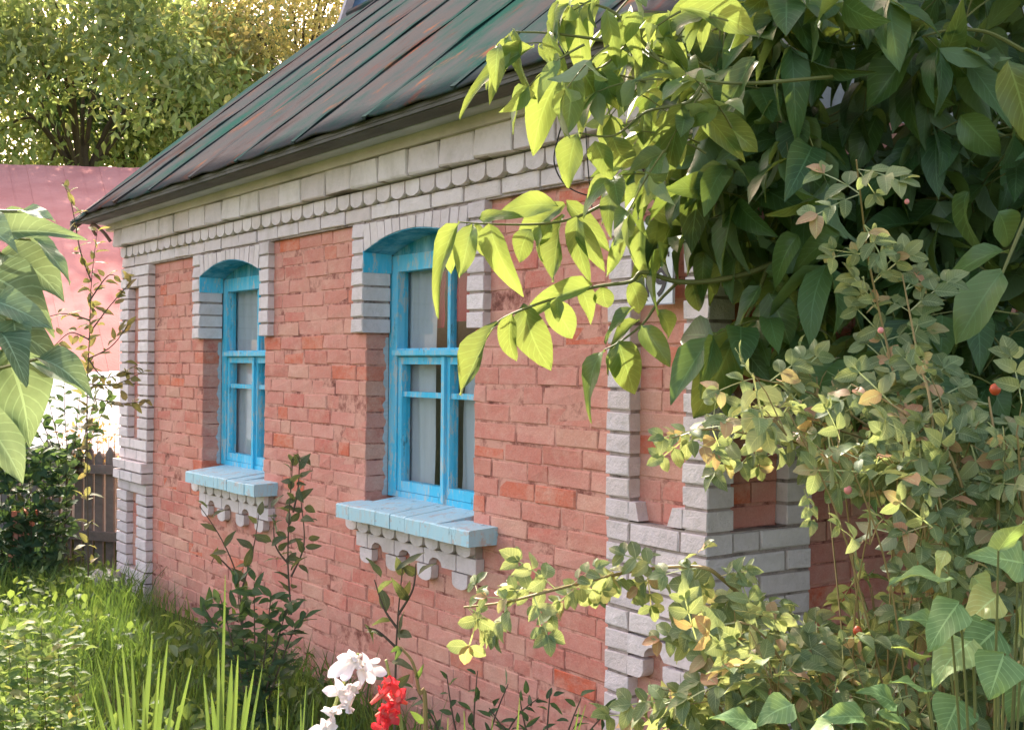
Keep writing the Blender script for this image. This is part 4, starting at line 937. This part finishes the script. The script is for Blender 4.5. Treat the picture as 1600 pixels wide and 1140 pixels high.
shrub('dry_weeds', 'brownish dry weeds standing above the fence top', 'weeds', [[(120+dx_,740),(118+dx_,700),(116+dx_*1.05,655+abs(dx_-30)*.3)] for dx_ in range(-20, 70, 9)], leaf_mat('dry weed leaf', [(0, (.25, .17, .07)), (.6, (.38, .24, .10)), (1, (.48, .26, .10))], (.7, .5, .2), .4), SH_S, .06, .03, 9.8, .35)
shrub('yellowing_weeds', 'yellowing weeds catching the sun in the lower left corner', 'weeds', [[(40+dx_,1260),(30+dx_,1100),(20+dx_*1.1,970+abs(dx_-30)*.6)] for dx_ in range(-80, 110, 24)], leaf_mat('sunny weed leaf', [(0, (.04, .11, .035)), (.6, (.08, .15, .055)), (.88, (.18, .22, .09)), (1, (.36, .22, .09))], (.55, .66, .25), .32), SH_S, .065, .0085, 4.8, .45, r=.003, spread=1.8)
# ---- sword leaves and gladioli
M_SW = leaf_mat('sword leaf', [(0, (.03, .075, .025)), (.5, (.05, .11, .035)), (1, (.10, .16, .05))], (.40, .52, .14), .28, (.2, .3, .15), .45, .15)
def blades(name, label, items, d, group=None):
    b0 = P(items[0][2], 562, d); t = thing(name, label, 'plant', (b0.x, b0.y, 0), group)
    for tx, ty, bx_, wd in items:
        dd = d+rnd.uniform(-.12, .12); tip = P(tx, ty, dd); base = Vector((t.location.x, t.location.y, 0))+(P(bx_, 562, d)-P(items[0][2], 562, d))*.6+Vector((rnd.uniform(-.04, .04), rnd.uniform(-.04, .04), 0))
        path = smooth_path([base, base.lerp(tip, .5)+Vector((0, 0, .06)), tip], 5); w_ = wd*d/F/2; V = []; U = []; Fc = []; n_ = len(path)
        sd_ = (Vector(RT)+Vector(AX)*rnd.uniform(-.5, .5)).normalized(); nn = Vector(AX)
        for i, p_ in enumerate(path):
            s = i/(n_-1); ww = w_*(1-s**3)*(.6+.5*s if s < .8 else 1)+.0006
            V += [p_-sd_*ww, p_-nn*ww*.35, p_+sd_*ww]; U += [(0.1, s), (.5, s), (.9, s)]
        for i in range(n_-1): q = i*3; Fc += [(q, q+1, q+4, q+3), (q+1, q+2, q+5, q+4)]
        mk('blade', V, Fc, M_SW, t, smooth=True, uv=U)
    return t
blades('sword_leaved_plant', 'clump of upright sword-shaped leaves left of the budding spike', [(150,1020,225,10),(190,1000,228,9),(238,990,232,12),(262,1000,240,10),(224,1062,232,13),(120,1082,215,9),(205,1010,228,9),(300,1036,250,9),(170,1100,222,10),(275,1060,242,10),(155,1110,218,9),(195,1070,226,11),(250,1030,238,9),(212,1100,230,13),(180,1040,224,9),(285,1100,246,9),(140,1060,220,8)], 3.7)
blades('sword_leaved_plant', 'clump of bright upright sword leaves with one tall bud spike', [(341,1012,355,12),(362,1030,358,15),(372,1022,362,12),(397,1045,368,11),(330,1080,352,15),(385,1070,364,13),(345,1060,355,14),(400,1090,370,11),(352,898,358,7),(318,1050,350,9),(410,1040,372,8)], 3.5)
blades('sword_leaved_plant', 'thin grassy blades between the budding spike and the white gladiolus', [(415,1092,440,5),(470,1098,460,5),(450,1100,450,4),(436,1060,448,4),(490,1090,470,5),(478,1070,465,4),(440,1120,450,6)], 3.3)
blades('sword_leaved_plant', 'few thin blades right of the red gladiolus', [(725,1110,735,6),(812,1090,810,6),(905,1105,895,8),(700,1120,715,5),(915,1100,900,5),(770,1120,770,5)], 3.0)
SH_P = [leaf_shape(120+i, 8, 6, 'petal', .5, .4-.22*i, .10, .4) for i in range(6)]
def petal_mat(name, c0, c1, tc):
    n = N(name); uv = n.coord('UV'); sx_ = n.new('SeparateXYZ'); n.l.new(uv, sx_.inputs[0]); c_ = n.mix(sx_.outputs[1], c0, c1); n.base(c_, .5, .3)
    t_ = n.new('BsdfTranslucent'); t_.inputs[0].default_value = (*tc, 1); mx = n.new('MixShader'); mx.inputs[0].default_value = .35; n.l.new(n.b.outputs[0], mx.inputs[1]); n.l.new(t_.outputs[0], mx.inputs[2]); n.l.new(mx.outputs[0], n.o.inputs[0]); return n.m
def gladiolus(label, stem, florets, mat, d, r):
    b0 = P(stem[0][0], 562, d); t = thing('gladiolus', label, 'flower', (b0.x, b0.y, 0), 'gladioli in bloom'); b = B()
    path = smooth_path([(b0.x, b0.y, 0)]+[P(q[0], q[1], d) for q in stem], 5); b.tube(path, .006, .003, 6); b.out('stem', plain('flower stem', (.30, .36, .12), .5), t)
    pl = Plant(t, mat, SH_P, 'petal', minpx=5)
    for x_, y_, sz in florets:
        c_ = P(x_, y_, d-.02); ax_ = ((Vector(CAM)-c_).normalized()*.8+rv(.35)+Vector((0, 0, .15))).normalized(); u_ = ax_.orthogonal().normalized(); v_ = ax_.cross(u_)
        for k_ in range(6):
            a_ = k_*math.pi/3+rnd.uniform(-.15, .15); o_ = u_*math.cos(a_)+v_*math.sin(a_); L = sz*d/F*rnd.uniform(.34, .60)
            pl.leaf(c_-ax_*.01, o_+ax_*rnd.uniform(.1, .9), ax_, L, L*.58)
        bb = B(); bb.tube([c_-ax_*.035, c_-ax_*.0], .004, .008, 6); bb.out('flower_tube', mat, t)
    pl.finish(); return t
M_PW = petal_mat('white petal', (.85, .80, .70), (.80, .74, .80), (.78, .72, .76)); M_PR = petal_mat('red petal', (.75, .25, .20), (.70, .02, .05), (.8, .06, .08))
gladiolus('white gladiolus spike in bright sun near the bottom of the picture', [(500,1300),(515,1140),(535,1070),(560,1020)], [(552,1030,66),(572,1040,56),(532,1082,52),(552,1075,36),(520,1112,50),(541,1106,36),(508,1140,48)], M_PW, 2.7, .03)
gladiolus('red gladiolus spike beside the white one', [(640,1300),(628,1140),(612,1070),(603,1030)], [(598,1082,44),(622,1092,56),(600,1112,44),(612,1118,40),(598,1140,52),(606,1062,26)], M_PR, 2.7, .03)
gl = B(); t = thing('flower_stalk', 'bare curved flower stalk rising right of the red gladiolus', 'plant', tuple(P(665, 562, 2.7))[:2]+(0,))
gl.tube(smooth_path([(P(665, 562, 2.7).x, P(665, 562, 2.7).y, 0), P(665, 1140, 2.7), P(655, 1080, 2.7), (P(645, 1035, 2.7)), P(625, 1010, 2.7)], 6), .006, .003, 6); gl.out('stalk', M_CANE, t)
pl = Plant(t, M_SW, SH_S, minpx=5)
for q in ((662,1130,642,1112,12),(625,1010,612,1018,8),(628,1012,618,1030,8),(650,1060,660,1040,8)):
    b_ = P(q[0], q[1], 2.7); t_ = P(q[2], q[3], 2.68); pl.leaf(b_, t_-b_, (Vector(CAM)-b_), (t_-b_).length, q[4]*2.7/F)
pl.finish()
# ---- grass and ground cover
def grass():
    rr = np.random.default_rng(5); items = []; n_ = 52000
    XY = np.stack([rr.uniform(-9.5, 1.0, n_), rr.uniform(-4.2, .0, n_)], 1)
    Vs = []; Fs = []; k = 0
    keep = (XY[:, 1] < -.05-.25*rr.random(n_)) | (XY[:, 0] < -6.3)
    XY = XY[keep]; n_ = len(XY)
    h = rr.uniform(.08, .26, n_)*(1+.5*np.sin(XY[:, 0]*2.1)*np.cos(XY[:, 1]*2.7)); a = rr.uniform(0, 2*np.pi, n_); le = rr.uniform(.1, .9, n_)*h; w_ = rr.uniform(.002, .0055, n_)
    b = rr.uniform(0, 2*np.pi, n_); wx, wy = np.cos(b)*w_, np.sin(b)*w_; lx, ly = np.cos(a)*le, np.sin(a)*le; x_, y_ = XY[:, 0], XY[:, 1]; z = np.zeros(n_)-.03
    V = np.stack([np.stack([x_-wx, y_-wy, z], 1), np.stack([x_+wx, y_+wy, z], 1), np.stack([x_+wx*.8+lx*.35, y_+wy*.8+ly*.35, h*.6], 1), np.stack([x_-wx*.8+lx*.35, y_-wy*.8+ly*.35, h*.6], 1), np.stack([x_+lx, y_+ly, h], 1)], 1).reshape(-1, 3)
    me = bpy.data.meshes.new('grass'); me.vertices.add(len(V)); me.vertices.foreach_set('co', V.astype(np.float32).ravel())
    base = np.arange(n_)*5; LI = np.stack([base, base+1, base+2, base+3, base+3, base+2, base+4], 1).ravel().astype(np.int32); me.loops.add(len(LI)); me.loops.foreach_set('vertex_index', LI)
    me.polygons.add(n_*2); st = np.stack([np.arange(n_)*7, np.arange(n_)*7+4], 1).ravel().astype(np.int32); me.polygons.foreach_set('loop_start', st); me.polygons.foreach_set('loop_total', np.tile([4, 3], n_).astype(np.int32))
    me.materials.append(leaf_mat('grass blade', [(0, (.015, .045, .015)), (.5, (.03, .08, .022)), (.85, (.06, .12, .03)), (1, (.14, .14, .05))], (.35, .5, .12), .28, (.1, .18, .05), .5, 0)); me.update(calc_edges=True)
    o = bpy.data.objects.new('grass', me); link(o); meta(o, 'green grass growing thick along the house and fence', 'grass', None, 'stuff')
grass()
def weeds():
    rr = np.random.default_rng(11); items = []
    for i in range(9000):
        x_, y_ = rr.uniform(-9, .5), rr.uniform(-3.6, -.1)
        if math.sin(x_*1.9+1)*math.cos(y_*2.3) < -.1: continue
        y = rr.normal(size=3)+np.array([0, 0, .7]); y /= np.linalg.norm(y); z = rr.normal(size=3)*.5+np.array([0, 0, 1]); z -= y*(z@y); z /= np.linalg.norm(z); xx = np.cross(y, z)
        s = rr.uniform(.035, .09); m = np.eye(4); m[:3, 0] = xx*s*.55; m[:3, 1] = y*s; m[:3, 2] = z*s; m[:3, 3] = (x_, y_, rr.uniform(.02, .22)); items.append((m, SH_C[rr.integers(5)]))
    o = join_shapes('weeds', items, leaf_mat('weed leaf', [(0, (.015, .04, .014)), (.6, (.03, .07, .022)), (1, (.08, .12, .035))], (.5, .65, .15), .35), None)
    meta(o, 'low broad-leaved weeds mixed into the grass', 'weeds')
weeds()
